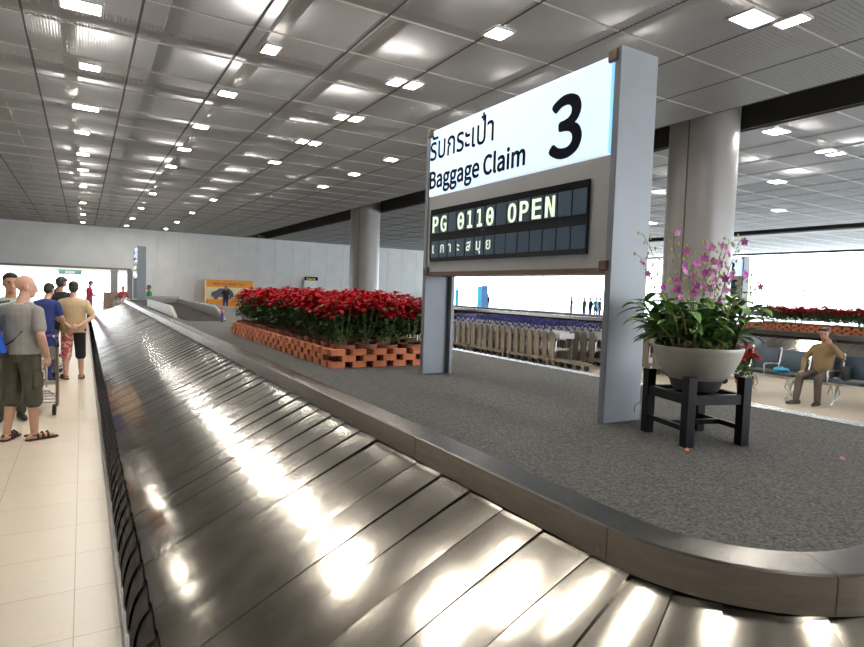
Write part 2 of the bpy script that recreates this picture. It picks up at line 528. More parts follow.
add_box(bm, (OPX - .1, Y1 - .1, OPZ / 2), (.35, .4, OPZ))
struct('trim_4', bm, M['column'])
bm = bmesh.new()
add_box(bm, (X0 - .1, (Y0 + Y1) / 2, ZC / 2), (.2, Y1 - Y0, ZC + .4))
struct('wall_left', bm, M['wall'])
bm = bmesh.new()
add_box(bm, ((X0 + 8) / 2, Y0 - .1, ZC / 2), (8 - X0, .2, ZC + .4))  # unseen wall, added to cut daylight from behind, open on the right
struct('wall_front', bm, M['wall'])
# bright lobby beyond the opening
bm = bmesh.new()
add_box(bm, (-6, 62, 2.9), (26, .2, .9))
add_box(bm, (-6, 55.6, 3.4), (26, 12.6, .1)); add_box(bm, (7, 58, 1.7), (.2, 8, 3.4))
struct('wall_lobby', bm, M['white'])
bm = bmesh.new()
add_box(bm, (2.05, 50.6, 1.3), (.5, .5, 2.6))
struct('column', bm, M['column'])

# glazed walls on the right
def glazing(name, x0, y0, x1, y1, n):
    fr = bmesh.new(); gl = bmesh.new()
    L = math.hypot(x1 - x0, y1 - y0); ang = math.atan2(y1 - y0, x1 - x0)
    R = Matrix.Rotation(ang, 3, 'Z')
    for k in range(n + 1):
        t = k / n
        add_box(fr, (x0 + (x1 - x0) * t, y0 + (y1 - y0) * t, ZC / 2), (.07, .10, ZC), R)
    for z in (.05, 2.8, ZC - .05):
        add_box(fr, ((x0 + x1) / 2, (y0 + y1) / 2, z), (L, .08, .07), R)
    add_box(gl, ((x0 + x1) / 2, (y0 + y1) / 2, ZC / 2), (L, .012, ZC), R)
    o = struct(name, fr, M['frame'])
    g = obj('pane', gl, M['glass'], o)
glazing('window_1', X1, -9, X1, 48.6, 14)
glazing('window_2', 30.0, 48.6, X1, 48.6, 4)

# round columns through the ceiling slot
for y in (8.60, 27.3):
    bm = bmesh.new()
    add_lathe(bm, [(.735, 0), (.735, ZC + 1.3)], (12.2, y, 0), 48)
    o = struct('column', bm, M['column'], True)
    sm = bmesh.new()
    a = math.atan2(-y, -12.2) - .02 if y < 20 else math.atan2(-y, -12.2) - .5
    a = math.atan2(-y, -12.2) - .42
    add_box(sm, (12.2 + .735 * math.cos(a), y + .735 * math.sin(a), ZC / 2 + .6), (.012, .030, ZC + 1.2), Matrix.Rotation(a, 3, 'Z'))
    obj('seam', sm, M['joint'], o)

# ---------------------------------------------------------------- ceiling lights
def light_meshes(w, d, m='lamp'):
    f = bmesh.new(); g = bmesh.new()
    t = .03
    for sx_, sy_, px_, py_ in ((w + 2 * t, t, 0, d / 2 + t / 2), (w + 2 * t, t, 0, -d / 2 - t / 2), (t, d, w / 2 + t / 2, 0), (t, d, -w / 2 - t / 2, 0)):
        add_box(f, (px_, py_, -.012), (sx_, sy_, .03))
    add_box(g, (0, 0, -.004), (w, d, .014))
    fm = to_mesh('frame', f); gm = to_mesh('diffuser', g)
    fm.materials.append(M['lampframe']); gm.materials.append(M[m])
    return fm, gm
LM = {'sq': light_meshes(.30, .30), 'sm': light_meshes(.22, .36), 'wide': light_meshes(.48, .34), 'big': light_meshes(.70, .44, 'lampsoft')}
def clight(x, y, k, label, group='ceiling downlights'):
    t = thing('ceiling_light', label, 'ceiling light', (x, y, ZC - .004), 0, group)
    obj('frame', LM[k][0], None, t); obj('diffuser', LM[k][1], None, t)
ordn = ['nearest', 'second', 'third', 'fourth', 'fifth', 'sixth', 'seventh', 'eighth', 'ninth', 'tenth', 'eleventh']
rows = [
    ('over the tiled walkway', [(-.03, 9.88, 'wide'), (.10, 12.55, 'sq'), (.05, 15.5, 'wide'), (-.03, 18.1, 'sq'), (.0, 21.2, 'sq'), (.0, 24.2, 'sq')]),
    ('over the steel belt', [(2.62, 9.80, 'sm'), (2.50, 12.55, 'sq'), (2.48, 15.5, 'sq'), (2.5, 18.4, 'sq'), (2.5, 21.4, 'sq')]),
    ('over the near ceiling left of the sign', [(5.27, 7.2, 'sq'), (4.96, 9.9, 'sm'), (5.30, 9.87, 'sm'), (4.96, 12.6, 'sm'), (5.30, 12.55, 'sm'), (4.96, 15.3, 'sm'), (5.30, 15.3, 'sm'), (5.1, 18.4, 'sq')]),
    ('above the trolleys', [(7.78, 4.86, 'wide'), (8.28, 4.60, 'sm'), (7.79, 15.73, 'sq'), (7.8, 18.5, 'sq'), (7.8, 21.5, 'sq'), (7.8, 12.9, 'sq'), (7.8, 10.1, 'sq')]),
    ('beyond the dark ceiling slot', [(13.3, 7.58, 'wide'), (15.9, 7.8, 'sm'), (16.4, 7.8, 'sm'), (18.8, 10.58, 'wide'), (24.6, 13.7, 'wide'), (19.2, 16.5, 'wide'), (15.2, 21.0, 'wide'), (24.6, 20, 'wide')]),
]
for nm, lst in rows:
    for k, (x, y, kk) in enumerate(lst):
        clight(x, y, kk, 'square ceiling light, %s in the run %s' % (ordn[k], nm))
for x in (0.0, 2.6, 5.1):
    for y in (28.4, 34.4, 40.4, 46.0):
        clight(x, y, 'sm', 'small distant ceiling light in the far half of the hall', 'far ceiling downlights')
for x in (-3.1, -6.2):
    for y in (4.4, 9.9, 15.4, 21.0):
        clight(x, y, 'sq', 'square ceiling light out of view left of the walkway', 'ceiling downlights overhead')
for x, y, kk in ((.5, 7.0, 'big'), (1.15, 6.25, 'big'), (1.35, 5.0, 'big'), (1.5, 3.3, 'big'), (2.3, 1.6, 'big'), (3.8, .2, 'big'), (5.1, 4.4, 'sq'), (5.1, 1.7, 'sq'), (2.6, -1.2, 'sq')):  # unseen lamps added to throw highlights on the near belt
    if 1:
        clight(x, y, kk, 'square ceiling light out of view over the near end of the belt', 'ceiling downlights overhead')
# fittings above the mesh that light the soffit
def uplight(x, y, w=1.0):
    l = bpy.data.lights.new('fluorescent_fitting', 'AREA')
    l.shape = 'RECTANGLE'; l.size = .9; l.size_y = .15
    l.energy = UPLIGHT_W * w; l.color = LAMP_COL
    o = bpy.data.objects.new('fluorescent_fitting', l)
    o.location = (x, y, ZC + .90); o.rotation_euler = (PI, 0, 0)
    C.objects.link(o)
for i, x in enumerate((-.03, 2.95, 5.9, 9.0)):
    for k in range(-4, 11):
        y = 11.5 + k * 3.25 + (0.0 if i % 2 == 0 else -.15)
        if i == 3 and k < -1: continue
        uplight(x, y, 1.0)
for x in (15.0, 18.0, 21.0, 24.0):
    for k in range(0, 5):
        uplight(x, 6.2 + k * 3.25, .8)

# ================================================================ CAROUSELS
def outline(x0, x1, y0, y1, R, off, step=.6, cn=14):
    # closed list of points, starting on the left side near end, going +y; off > 0 grows outward
    a, b_, c, d = x0 - off, x1 + off, y0 - off, y1 + off
    r = R + off
    P = []
    def lin(p, q):
        n = max(1, int(math.hypot(q[0] - p[0], q[1] - p[1]) / step))
        for k in range(n): P.append((p[0] + (q[0] - p[0]) * k / n, p[1] + (q[1] - p[1]) * k / n))
    def arc(cx, cy, t0, t1):
        for k in range(cn):
            t = t0 + (t1 - t0) * k / cn
            P.append((cx + r * math.cos(t), cy + r * math.sin(t)))
    xa, xb, ya, yb = x0 + R, x1 - R, y0 + R, y1 - R
    lin((a, ya), (a, yb)); arc(xa, yb, PI, PI / 2)
    lin((xa, d), (xb, d)); arc(xb, yb, PI / 2, 0)
    lin((b_, yb), (b_, ya)); arc(xb, ya, 0, -PI / 2)
    lin((xb, c), (xa, c)); arc(xa, ya, -PI / 2, -PI)
    return P
class Track:
    def __init__(s, x0, x1, y0, y1, R, rr):
        s.b = (x0, x1, y0, y1, R); s.rr = rr     # rr: reference offset for arc length
        s.seg = [('l', (x0, y0 + R), (0, 1), (-1, 0), y1 - y0 - 2 * R),
                 ('a', (x0 + R, y1 - R), PI), ('l', (x0 + R, y1), (1, 0), (0, 1), x1 - x0 - 2 * R),
                 ('a', (x1 - R, y1 - R), PI / 2), ('l', (x1, y1 - R), (0, -1), (1, 0), y1 - y0 - 2 * R),
                 ('a', (x1 - R, y0 + R), 0), ('l', (x1 - R, y0), (-1, 0), (0, -1), x1 - x0 - 2 * R),
                 ('a', (x0 + R, y0 + R), -PI / 2)]
        s.len = [g[4] if g[0] == 'l' else (R + rr) * PI / 2 for g in s.seg]
        s.L = sum(s.len)
    def at(s, t, off):
        t %= s.L
        for g, l in zip(s.seg, s.len):
            if t <= l: break
            t -= l
        if g[0] == 'l':
            return (g[1][0] + g[2][0] * t + g[3][0] * off, g[1][1] + g[2][1] * t + g[3][1] * off)
        a = g[2] - t / l * PI / 2
        r = s.b[4] + off
        return (g[1][0] + r * math.cos(a), g[1][1] + r * math.sin(a))
def loop_strip(bm, loops):
    # loops: list of lists of 3d points of equal length, closed
    rows_ = [[bm.verts.new(p) for p in l] for l in loops]
    n = len(rows_[0])
    for a, b_ in zip(rows_, rows_[1:]):
        for k in range(n): bm.faces.new((a[k], a[(k + 1) % n], b_[(k + 1) % n], b_[k]))
    return rows_
ZL, ZU, ZI, W = .35, .885, 1.0, 1.135
def carousel(name, label, x0, x1, y0, y1, R, pitch=.225):
    t = thing(name, label, 'baggage carousel', ((x0 + x1) / 2, (y0 + y1) / 2, 0))
    ox, oy = t.location.x, t.location.y
    tr_ = Track(x0, x1, y0, y1, R, .45)
    n = int(tr_.L / pitch); pt = tr_.L / n
    bm = bmesh.new()
    NU, NV = 9, 6
    rnd = random.Random(3)
    for k in range(n):
        g = []
        tilt = rnd.uniform(-.004, .004); lift = .010 + rnd.uniform(-.003, .004); rv = rnd.uniform(-.0025, .0025); cv = rnd.uniform(.6, 1.3)
        for iv in range(-1, NV + 1):
            row = []
            v = max(0, iv) / NV
            for iu in range(NU + 1):
                u = iu / NU
                bul = .035 * (1 - (2 * u - 1) ** 2) + .05 * u
                s = (k + 1.42 * v) * pt + bul
                x, y = tr_.at(s, W * (1 - u) - .02 * u)
                z = ZL + (ZU - ZL) * u - .010 * math.sin(PI * u) + rv * (v - .5) + lift * (.05 + .95 * u * u) * (1 - v) ** 1.5 + tilt * (u - .5) - .0015 * v + .0026 * (.35 + .65 * u) * 4 * v * (1 - v) * cv
                if iv == -1: z -= .0022 + abs(rv) + lift * (.05 + .95 * u * u)
                if iu == 0: z -= .008
                row.append(bm.verts.new((x - ox, y - oy, z)))
            g.append(row)
        for a, b_ in zip(g, g[1:]):
            for i in range(NU): bm.faces.new((a[i], a[i + 1], b_[i + 1], b_[i]))
    obj('plate_belt', bm, M['belt'], t, True, 25)
    # overlapping rubber skirt
    bm = bmesh.new()
    for k in range(n):
        g = []
        for iv in range(4):
            v = iv / 3; row = []
            for iu in range(6):
                u = iu / 5
                bul = .10 * math.sin(PI * u)
                x, y = tr_.at((k + 1.35 * v) * pt + bul, W + .075 - .075 * u + .012 * (1 - v))
                row.append(bm.verts.new((x - ox, y - oy, .10 + (ZL - .10) * u + .004 * (1 - v))))
            g.append(row)
        for a, b_ in zip(g, g[1:]):
            for i in range(5): bm.faces.new((a[i], a[i + 1], b_[i + 1], b_[i]))
    obj('rubber_skirt', bm, M['rubber'], t, True, 30)
    def loops(spec):
        return [[(p[0] - ox, p[1] - oy, z) for p in outline(x0, x1, y0, y1, R, off)] for off, z in spec]
    def loop_same(spec):
        # same point count for all: outline on reference then offset by normals through Track
        N = 260
        ss = []
        acc = 0
        for g, l in zip(tr_.seg, tr_.len):
            m_ = 24 if g[0] == 'a' else max(2, int(l / .8))
            ss += [acc + l * q / m_ for q in range(m_)]
            acc += l
        return [[(tr_.at(s, off)[0] - ox, tr_.at(s, off)[1] - oy, z) for s in ss] for off, z in spec]
    bm = bmesh.new()
    loop_strip(bm, loop_same([(W + .088, 0), (W + .088, .128), (W + .070, .135), (W + .066, .09)]))
    obj('kerb', bm, M['kerbsteel'], t)
    bm = bmesh.new()
    loop_strip(bm, loop_same([(-.03, ZI - .115), (0, ZI - .112), (0, ZI - .006), (-.006, ZI), (-.138, ZI), (-.142, ZI - .02)]))
    obj('rim', bm, M['steel'], t, True, 30)
    # fine seams across the rim
    bm = bmesh.new()
    for s in [tr_.L - .02 - q * 1.1 for q in range(3)] + [1.2 + 3.0 * q for q in range(8)]:
        pa = [tr_.at(s, o_) for o_ in (.0015, -.139)]; pb = [tr_.at(s + .004, o_) for o_ in (.0015, -.139)]
        z = ZI + .0012
        vs = [bm.verts.new((p[0] - ox, p[1] - oy, zz)) for p, zz in ((pa[0], ZI - .11), (pb[0], ZI - .11), (pb[0], z), (pa[0], z))]
        bm.faces.new(vs)
        vs = [bm.verts.new((p[0] - ox, p[1] - oy, z)) for p in (pa[0], pb[0], pb[1], pa[1])]
        bm.faces.new(vs)
    obj('rim_seam', bm, M['joint'], t)
    bm = bmesh.new()
    top = [bm.verts.new((p[0], p[1], ZI - .004)) for p in loop_same([(-.139, 0)])[0]]
    bm.faces.new(top)
    obj('carpet', bm, M['carpet'], t)
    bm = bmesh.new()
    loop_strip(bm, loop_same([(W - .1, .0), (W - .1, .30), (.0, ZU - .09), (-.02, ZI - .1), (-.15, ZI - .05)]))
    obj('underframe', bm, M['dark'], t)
    return t
carousel('baggage_carousel', 'long baggage carousel with sloping steel plates and grey carpeted island', 1.385, 4.06, .66, 26.0, .58)
carousel('baggage_carousel', 'second baggage carousel behind the blue seats, steel slope and brown kerb', 15.6, 18.3, -3.0, 31.0, .58)
# ================================================================ CLAIM SIGN
SX = 2.525
def claim_sign(name, label, loc):
    # local origin: near post's near left corner on the carpet, box runs along +y
    t = thing(name, label, 'sign', loc)
    LY, H = 2.04, 2.075
    bm = bmesh.new(); add_box(bm, (.150, .022, H / 2), (.300, .044, H), bev=.004); obj('post', bm, M['post'], t)
    bm = bmesh.new()
    add_box(bm, (.135, LY + .02, H / 2 - .02), (.27, .05, H - .04), bev=.004)
    add_box(bm, (.255, LY - .02, .43), (.03, .06, .86))
    obj('post', bm, M['post'], t)
    zb, zt = .868, 2.045
    bm = bmesh.new()
    add_box(bm, (.13, (LY + .044) / 2, (zb + 1.50) / 2), (.24, LY - .044, 1.50 - zb), bev=.006)
    add_box(bm, (.16, (LY + .044) / 2, (1.5 + zt) / 2), (.16, LY - .06, zt - 1.5 - .02))
    b_ = obj('sign_box', bm, M['signgrey'], t)
    bm = bmesh.new(); add_box(bm, (.13, (LY + .044) / 2, zb - .012), (.26, LY - .03, .03)); obj('bottom_rail', bm, M['bronze'], t)
    bm = bmesh.new()
    add_box(bm, (.045, (LY + .085) / 2, (1.50 + zt) / 2), (.074, LY - .035, zt - 1.50), bev=.010)
    obj('light_panel', bm, M['lightbox'], t)
    bm = bmesh.new(); add_box(bm, (.285, (LY + .06) / 2, (1.50 + zt) / 2), (.05, LY - .075, zt - 1.50), bev=.010)
    obj('light_panel', bm, M['lightbox'], t)
    bm = bmesh.new(); add_box(bm, (.010, .054, (1.50 + zt) / 2 - .02), (.022, .018, zt - 1.50 - .06)); obj('lit_edge', bm, M['litedge'], t)
    for (y, z) in ((.055, zt - .01), (LY - .01, zt - .02), (.055, zb + .02), (LY - .01, zb + .01)):
        bm = bmesh.new(); add_box(bm, (.02, y, z), (.06, .075, .07), bev=.012); obj('corner_bracket', bm, M['bronze'], t)
    # lettering: local x of the text -> -y, local y -> z
    R = Matrix(((0, 0, -1, 0), (-1, 0, 0, 0), (0, 1, 0, 0), (0, 0, 0, 1)))
    def letter(body, w, h, y, z, m, font=None, x=.009, bold=0.0, parent=t, nm='lettering', extrude=.002, ys=1.0):
        me = fit_text(text_mesh(body, .3, extrude, font=font), w, h, ys)
        if bold: embolden(me, bold)
        o = obj(nm, me, m, parent)
        o.matrix_local = Matrix.Translation((x, y, z)) @ R
        return o
    y0 = 2.288
    letter('Baggage Claim', 1.235, None, 4.335 - y0 - .02, 1.568, M['ink'], SANS, bold=.0055)
    letter('รับกระเป๋า', .88, None, 4.32 - y0, 1.800, M['ink'], bold=.002, ys=1.1)
    letter('3', .255, .355, 2.835 - y0, 1.560, M['ink'], SANS, bold=.015, nm='numeral')
    # split-flap display
    ya, yb, za, zc = 2.475 - y0, 4.265 - y0, .955, 1.385
    bm = bmesh.new(); add_box(bm, (.006, (ya + yb) / 2, (za + zc) / 2), (.020, yb - ya, zc - za)); d = obj('display', bm, M['glassblack'], t)
    def row(text, zz, hh, m, n=14, ch=.6):
        pw = (yb - ya - .035) / n
        bm = bmesh.new()
        for k in range(n):
            yy = yb - .03 - pw * (k + .5)
            add_box(bm, (-.0055, yy, zz), (.004, pw - .012, hh))
        obj('flap_row', bm, M['flap'], d)
        for k, c in enumerate(text if isinstance(text, list) else list(text)):
            if c == ' ': continue
            yy = yb - .03 - pw * k - pw * (.14 if c != '1' else .22)
            h_ = hh * ch
            me = text_mesh(c, .2, .001, bold=.003, font=MONO if ch > .7 else None)
            if ch > .7: fit_text(me, pw * (.70 if c != '1' else .52), h_)
            else:
                f = hh * .85
                for v in me.vertices: v.co = v.co * (f / .2)
            o = obj('flap_letter', me, m, d)
            o.matrix_local = Matrix.Translation((-.0085, yy, zz - h_ / 2 if ch > .7 else zz - hh * .22)) @ R
            if c == '0' and not MONO:
                bm = bmesh.new()
                add_box(bm, (-.0085, yy - pw * .35, zz), (.002, .008, h_ * .62), Matrix.Rotation(math.radians(26), 3, 'X'))
                obj('zero_slash', bm, m, d)
    row('PG 0110 OPEN', 1.262, .150, M['led'], ch=.86)
    row(['เ', 'ก', 'า', 'ะ', 'ส', 'มุ', 'ย'], 1.055, .135, M['led2'], ch=.5)
    return t
sign = claim_sign('claim_sign', 'large lit white Baggage Claim 3 sign with flap display, between two grey posts', (2.50, 2.288, .996))
snapshot(sign)
dup(sign, (1.80, 25.2, .996), None, 'distant grey claim sign seen edge on at the far end of the belt')
dup(sign, (16.85, 10.3, .996), None, 'pale claim sign post on the second carousel, right of the orchids')
# loose cable at the near post
bm = bmesh.new()
add_tube(bm, [(2.79, 2.27, 1.30), (2.80, 2.25, 1.18), (2.76, 2.24, 1.12), (2.70, 2.24, 1.10), (2.69, 2.235, 1.06)], .0025, 5)
tag(obj('cable', bm, M['cable'], None), 'thin black cable hanging by the near sign post, beside the black stand', 'cable')

# ================================================================ ORCHID PLANTER
PCX, PCY = 2.70, 1.87
ex = Vector((.122, -.224, 0)).normalized()
ang = math.atan2(ex.y, ex.x)
st = thing('planter_stand', 'black lacquered wooden four-legged stand holding the grey orchid bowl', 'plant stand', (PCX, PCY, .996), ang + PI / 4)
hs = .158
for sx_ in (-1, 1):
    for sy_ in (-1, 1):
        bm = bmesh.new(); add_box(bm, (sx_ * hs, sy_ * hs, .17), (.048, .048, .34), bev=.003); obj('leg', bm, M['blackwood'], st)
for k, (c, s) in enumerate((((0, -hs, .228), (2 * hs, .032, .048)), ((0, hs, .228), (2 * hs, .032, .048)), ((-hs, 0, .228), (.032, 2 * hs, .048)), ((hs, 0, .228), (.032, 2 * hs, .048)))):
    bm = bmesh.new(); add_box(bm, c, s, bev=.002); obj('top_rail', bm, M['blackwood'], st)
for c, s in (((-hs, 0, .085), (.024, 2 * hs, .024)), ((hs, 0, .085), (.024, 2 * hs, .024)), ((0, 0, .085), (2 * hs, .024, .024))):
    bm = bmesh.new(); add_box(bm, c, s); obj('stretcher', bm, M['blackwood'], st)
bm = bmesh.new(); add_box(bm, (0, 0, .246), (2 * hs, .05, .016)); add_box(bm, (0, 0, .2465), (.05, 2 * hs, .015)); obj('cross_slat', bm, M['blackwood'], st)

pz = .996 + .2545
pl = thing('orchid_planter', 'grey stoneware bowl of magenta orchids on the black stand', 'potted plant', (PCX, PCY, pz), 0)
bm = bmesh.new()
add_lathe(bm, [(.10, .052), (.128, .055), (.150, .075), (.178, .115), (.200, .160), (.212, .200), (.216, .212), (.215, .222), (.207, .223), (.200, .205), (.02, .196)], n=48)
obj('bowl', bm, M['bowl'], pl, True)
bm = bmesh.new(); add_lathe(bm, [(.108, 0), (.118, .02), (.129, .056), (.10, .058)], n=40); obj('bowl_foot', bm, M['bowlfoot'], pl, True)
bm = bmesh.new(); add_lathe(bm, [(.201, .200), (.198, .208), (.10, .216), (.01, .218)], n=32, cap=True); obj('soil', bm, M['soil'], pl, True)
VR = Vector((.857, -.515, 0)); VD = Vector((.515, .857, 0)); ZV = Vector((0, 0, 1))
rnd = random.Random(11)
# canes with strap leaves
cb = bmesh.new(); lb = bmesh.new()
canes = []
for k in range(38):
    a = rnd.uniform(-.17, .17); dd = rnd.uniform(-1, 1) * math.sqrt(max(0, .18 ** 2 - a * a))
    base = VR * a + VD * dd + ZV * .205
    lean = VR * (a * .45 + rnd.uniform(-.035, .035)) + VD * (dd * .45)
    h = rnd.uniform(.12, .24)
    top = base + lean + ZV * h
    mid = base + lean * .35 + ZV * h * .5
    add_tube(cb, [base - ZV * .01, mid, top], [.006, .007, .005], 6)
    n = rnd.randint(6, 8)
    side = rnd.uniform(0, PI)
    for q in range(n):
        t = .12 + .88 * q / (n - 1)
        p = base.lerp(mid, t * 2) if t < .5 else mid.lerp(top, t * 2 - 1)
        az = side + (q % 2) * PI + rnd.uniform(-.7, .7)
        dv = VR * math.cos(az) + VD * math.sin(az) + ZV * rnd.uniform(.35, 1.1)
        add_leaf(lb, p, dv, rnd.uniform(.14, .22), rnd.uniform(.040, .056), rnd.uniform(.8, 1.8), 6, .16, 1.5, .45)
for k, (a, h) in enumerate(((-.27, .32), (-.25, .40), (.245, .40), (.26, .33), (-.23, .30), (.22, .48))):
    base = VR * (a * .65) + ZV * .21
    add_leaf(lb, base + ZV * (h - .24), VR * (1 if a > 0 else -1) + ZV * 1.1, .19, .042, 1.7, 7, .15, 1.5, .45)
o = obj('foliage', lb, M['orchidleaf'], pl, True, 60)
obj('canes', cb, M['cane'], pl, True)
# dry roots at the soil line
bm = bmesh.new()
for k in range(26):
    a = rnd.uniform(-.13, .13); d_ = rnd.uniform(-.18, -.02)
    p = VR * a + VD * d_ + ZV * .215
    q = p + VR * rnd.uniform(-.05, .05) + ZV * rnd.uniform(.02, .06); r_ = q + VR * rnd.uniform(-.04, .04) - ZV * .02
    add_tube(bm, [p, q, r_], .003, 5)
obj('roots', bm, M['cane'], pl, True)
def flower(bm, c, n, s):
    n = Vector(n).normalized(); x, y, n = frame_of(n)
    for k in range(5):
        t = 2 * PI * k / 5 + .3
        d = x * math.cos(t) + y * math.sin(t) + n * .25
        add_leaf(bm, c, d, s * (1 if k % 2 else .9), s * .66, .2, 3, .1, 1.2, .5, up=n)
def flip(bm, c, n, s):
    n = Vector(n).normalized()
    add_leaf(bm, c, n + Vector((0, 0, -.5)), s * .6, s * .5, .6, 2, .3, 1.2, .5)
sprays = [  # end lateral, end height (above carpet z=1), depth, flowers
    (-.33, 1.92, -.02, 3), (-.30, 2.03, .02, 0), (-.16, 2.06, .03, 1), (-.10, 1.90, -.05, 6), (-.06, 1.97, 0, 4), (.00, 1.985, -.04, 5),
    (.05, 2.00, .03, 4), (.10, 1.99, 0, 3), (.15, 2.02, .04, 3), (.19, 2.03, .0, 1), (.25, 1.85, .02, 1), (.03, 1.86, -.08, 5), (.12, 1.86, -.06, 4), (-.18, 1.83, -.05, 4), (.36, 1.80, .1, 2)]
for a, z, dd, nf in sprays:
    end = VR * a + VD * dd + ZV * (z - pz)
    base = VR * (a * .35) + VD * (dd * .5) + ZV * .24
    c1 = base.lerp(end, .5) + ZV * .05 - VR * (a * .12)
    sb = bmesh.new()
    pts = [base.lerp(c1, t).lerp(c1.lerp(end, t), t) for t in [q / 8 for q in range(9)]]
    add_tube(sb, pts, [.0032 - .0002 * q for q in range(9)], 5)
    fb = bmesh.new(); pb = bmesh.new(); bb = bmesh.new()
    nb = 11 if nf < 4 else 9
    for q in range(nf):
        t = .55 + .38 * q / max(1, nf - 1) if nf > 1 else .96
        p = base.lerp(c1, t).lerp(c1.lerp(end, t), t) + VR * rnd.uniform(-.028, .028) + VD * rnd.uniform(-.03, .02) + ZV * rnd.uniform(-.015, .015)
        nrm = -VD + VR * rnd.uniform(-.8, .8) + ZV * rnd.uniform(-.3, .4)
        flower(fb if rnd.random() < .62 else pb, p, nrm, rnd.uniform(.021, .027))
        add_tube(sb, [pts[min(8, int(t * 8))], p], .0014, 4)
    for q in range(nb):
        t = .45 + .55 * q / (nb - 1)
        p = base.lerp(c1, t).lerp(c1.lerp(end, t), t)
        e_ = p + VR * (.022 if q % 2 else -.022) + ZV * .008 + VD * rnd.uniform(-.012, .012)
        add_tube(sb, [p, e_], .0014, 4)
        add_ell(bb, e_, (.0056, .0056, .0100), None, 6, 5)
    sp = obj('flower_spray', sb, M['stem'], pl, True)
    if nf:
        if len(fb.verts): obj('flowers', fb, M['magenta'], sp)
        else: fb.free()
        if len(pb.verts): obj('flowers', pb, M['pink'], sp)
        else: pb.free()
    obj('buds', bb, M['bud'], sp)
# fallen flowers on the carpet
for loc, m_, lab in (((2.42, 1.70, 1.0), 'petal', 'small orange fallen petals on the carpet in front of the stand'), ((2.98, 1.30, 1.0), 'magenta', 'small pink fallen orchid flower on the carpet right of the stand')):
    bm = bmesh.new(); flower(bm, Vector((0, 0, .004)), (0.2, -.3, 1), .014); flower(bm, Vector((.012, .006, .006)), (-.4, -.3, 1), .012)
    o = obj('fallen_flower', bm, M[m_]); o.location = loc; tag(o, lab, 'flower')

# ================================================================ POINSETTIAS IN A BRICK BED
def poinsettia_meshes(seed):
    r_ = random.Random(seed)
    pot = bmesh.new()
    add_lathe(pot, [(.070, 0), (.078, .01), (.100, .155), (.112, .158), (.114, .195), (.106, .196), (.100, .175), (.01, .172)], n=18)
    stm = bmesh.new(); lv = bmesh.new(); br_ = bmesh.new()
    heads = []
    for k in range(9):
        az = 2 * PI * k / 8 + r_.uniform(-.3, .3); rad = (.115 if k < 8 else 0) + r_.uniform(-.03, .03)
        hz = .60 + r_.uniform(-.085, .05) - rad * .45
        e = Vector((rad * math.cos(az), rad * math.sin(az), hz)); heads.append(e)
        b0 = Vector((.02 * math.cos(az), .02 * math.sin(az), .17))
        add_tube(stm, [b0, b0.lerp(e, .5) + Vector((0, 0, -.0)) - e * .03, e], [.005, .0045, .003], 5)
        for q in range(8):
            t = .34 + .60 * q / 7
            p = b0.lerp(e, t); a2 = r_.uniform(0, 2 * PI)
            add_leaf(lv, p, (math.cos(a2), math.sin(a2), r_.uniform(-.1, .4)), r_.uniform(.085, .125), r_.uniform(.05, .068), 1.1, 3, .12, 1.3, .42)
        for ring, (n, L, el) in enumerate(((6, .105, .10), (6, .085, .45), (4, .05, .9))):
            for q in range(n):
                a2 = 2 * PI * (q + .5 * ring) / n + r_.uniform(-.25, .25)
                add_leaf(br_, e + Vector((0, 0, .012 * ring)), (math.cos(a2), math.sin(a2), el + r_.uniform(-.2, .2)), L * r_.uniform(.85, 1.15), L * .55, .7, 3, .14, 1.3, .42)
    ms = []
    for nm, bm, m_, s in (('pot', pot, 'terracotta', True), ('stems', stm, 'stem', False), ('leaves', lv, 'green', False), ('red_bracts', br_, 'red', False)):
        me = to_mesh(nm, bm, s, 40); me.materials.append(M[m_]); ms.append((nm, me))
    return ms
POIN = [poinsettia_meshes(s) for s in (1, 2, 3, 4)]
PBASE = []
for k, ms in enumerate(POIN):
    PBASE.append(ms)
prnd = random.Random(5)
def poinsettia(x, y, z, label, group, s=1.0):
    t = thing('potted_poinsettia', label, 'potted plant', (x, y, z), prnd.uniform(0, 6.28), group)
    if group is None and 'group' in t: del t['group']
    t.scale = (s, s, s * prnd.uniform(.95, 1.06))
    for nm, me in prnd.choice(POIN): obj(nm, me, None, t)
    return t
def brick_mesh(s):
    bm = bmesh.new(); add_box(bm, (0, 0, .0275), (.138, .068, .0545), bev=.004); me = to_mesh('brick', bm); me.materials.append(M['brick']); return me
BRICK = brick_mesh(0)
def brick(x, y, z, rz, label, group):
    o = obj('brick', BRICK, None); o.location = (x, y, z); o.rotation_euler = (0, 0, rz)
    return tag(o, label, 'brick', group)
def brick_bed(x0, x1, y0, y1, z, sides, cut=.16):
    # sides: which -> (label, group); honeycomb of three courses, pitch .205; near left corner is cut like the photo
    for key, (pa, pb) in {'left': ((x0, y0 + .06), (x0, y1)), 'front': ((x0 - .03, y0), (x1, y0)), 'back': ((x0 + .1, y1), (x1, y1)), 'right': ((x1 + .02, y0 + .12), (x1 + .02, y1))}.items():
        if key not in sides: continue
        lab, grp = sides[key]
        L = math.hypot(pb[0] - pa[0], pb[1] - pa[1]); n = int(L / .205)
        dx, dy = (pb[0] - pa[0]) / L, (pb[1] - pa[1]) / L
        rz = math.atan2(dy, dx)
        for c in range(3):
            for k in range(n):
                s = .07 + k * .205 + (c % 2) * .1025
                if s + .07 > L + .03: continue
                brick(pa[0] + dx * s, pa[1] + dy * s, z + c * .055, rz + prnd.uniform(-.03, .03), lab[c] if isinstance(lab, (list, tuple)) else lab, grp)
crs = ['bottom course', 'middle course', 'top course']
BX0, BX1, BY0, BY1 = 1.90, 3.12, 4.88, 9.0
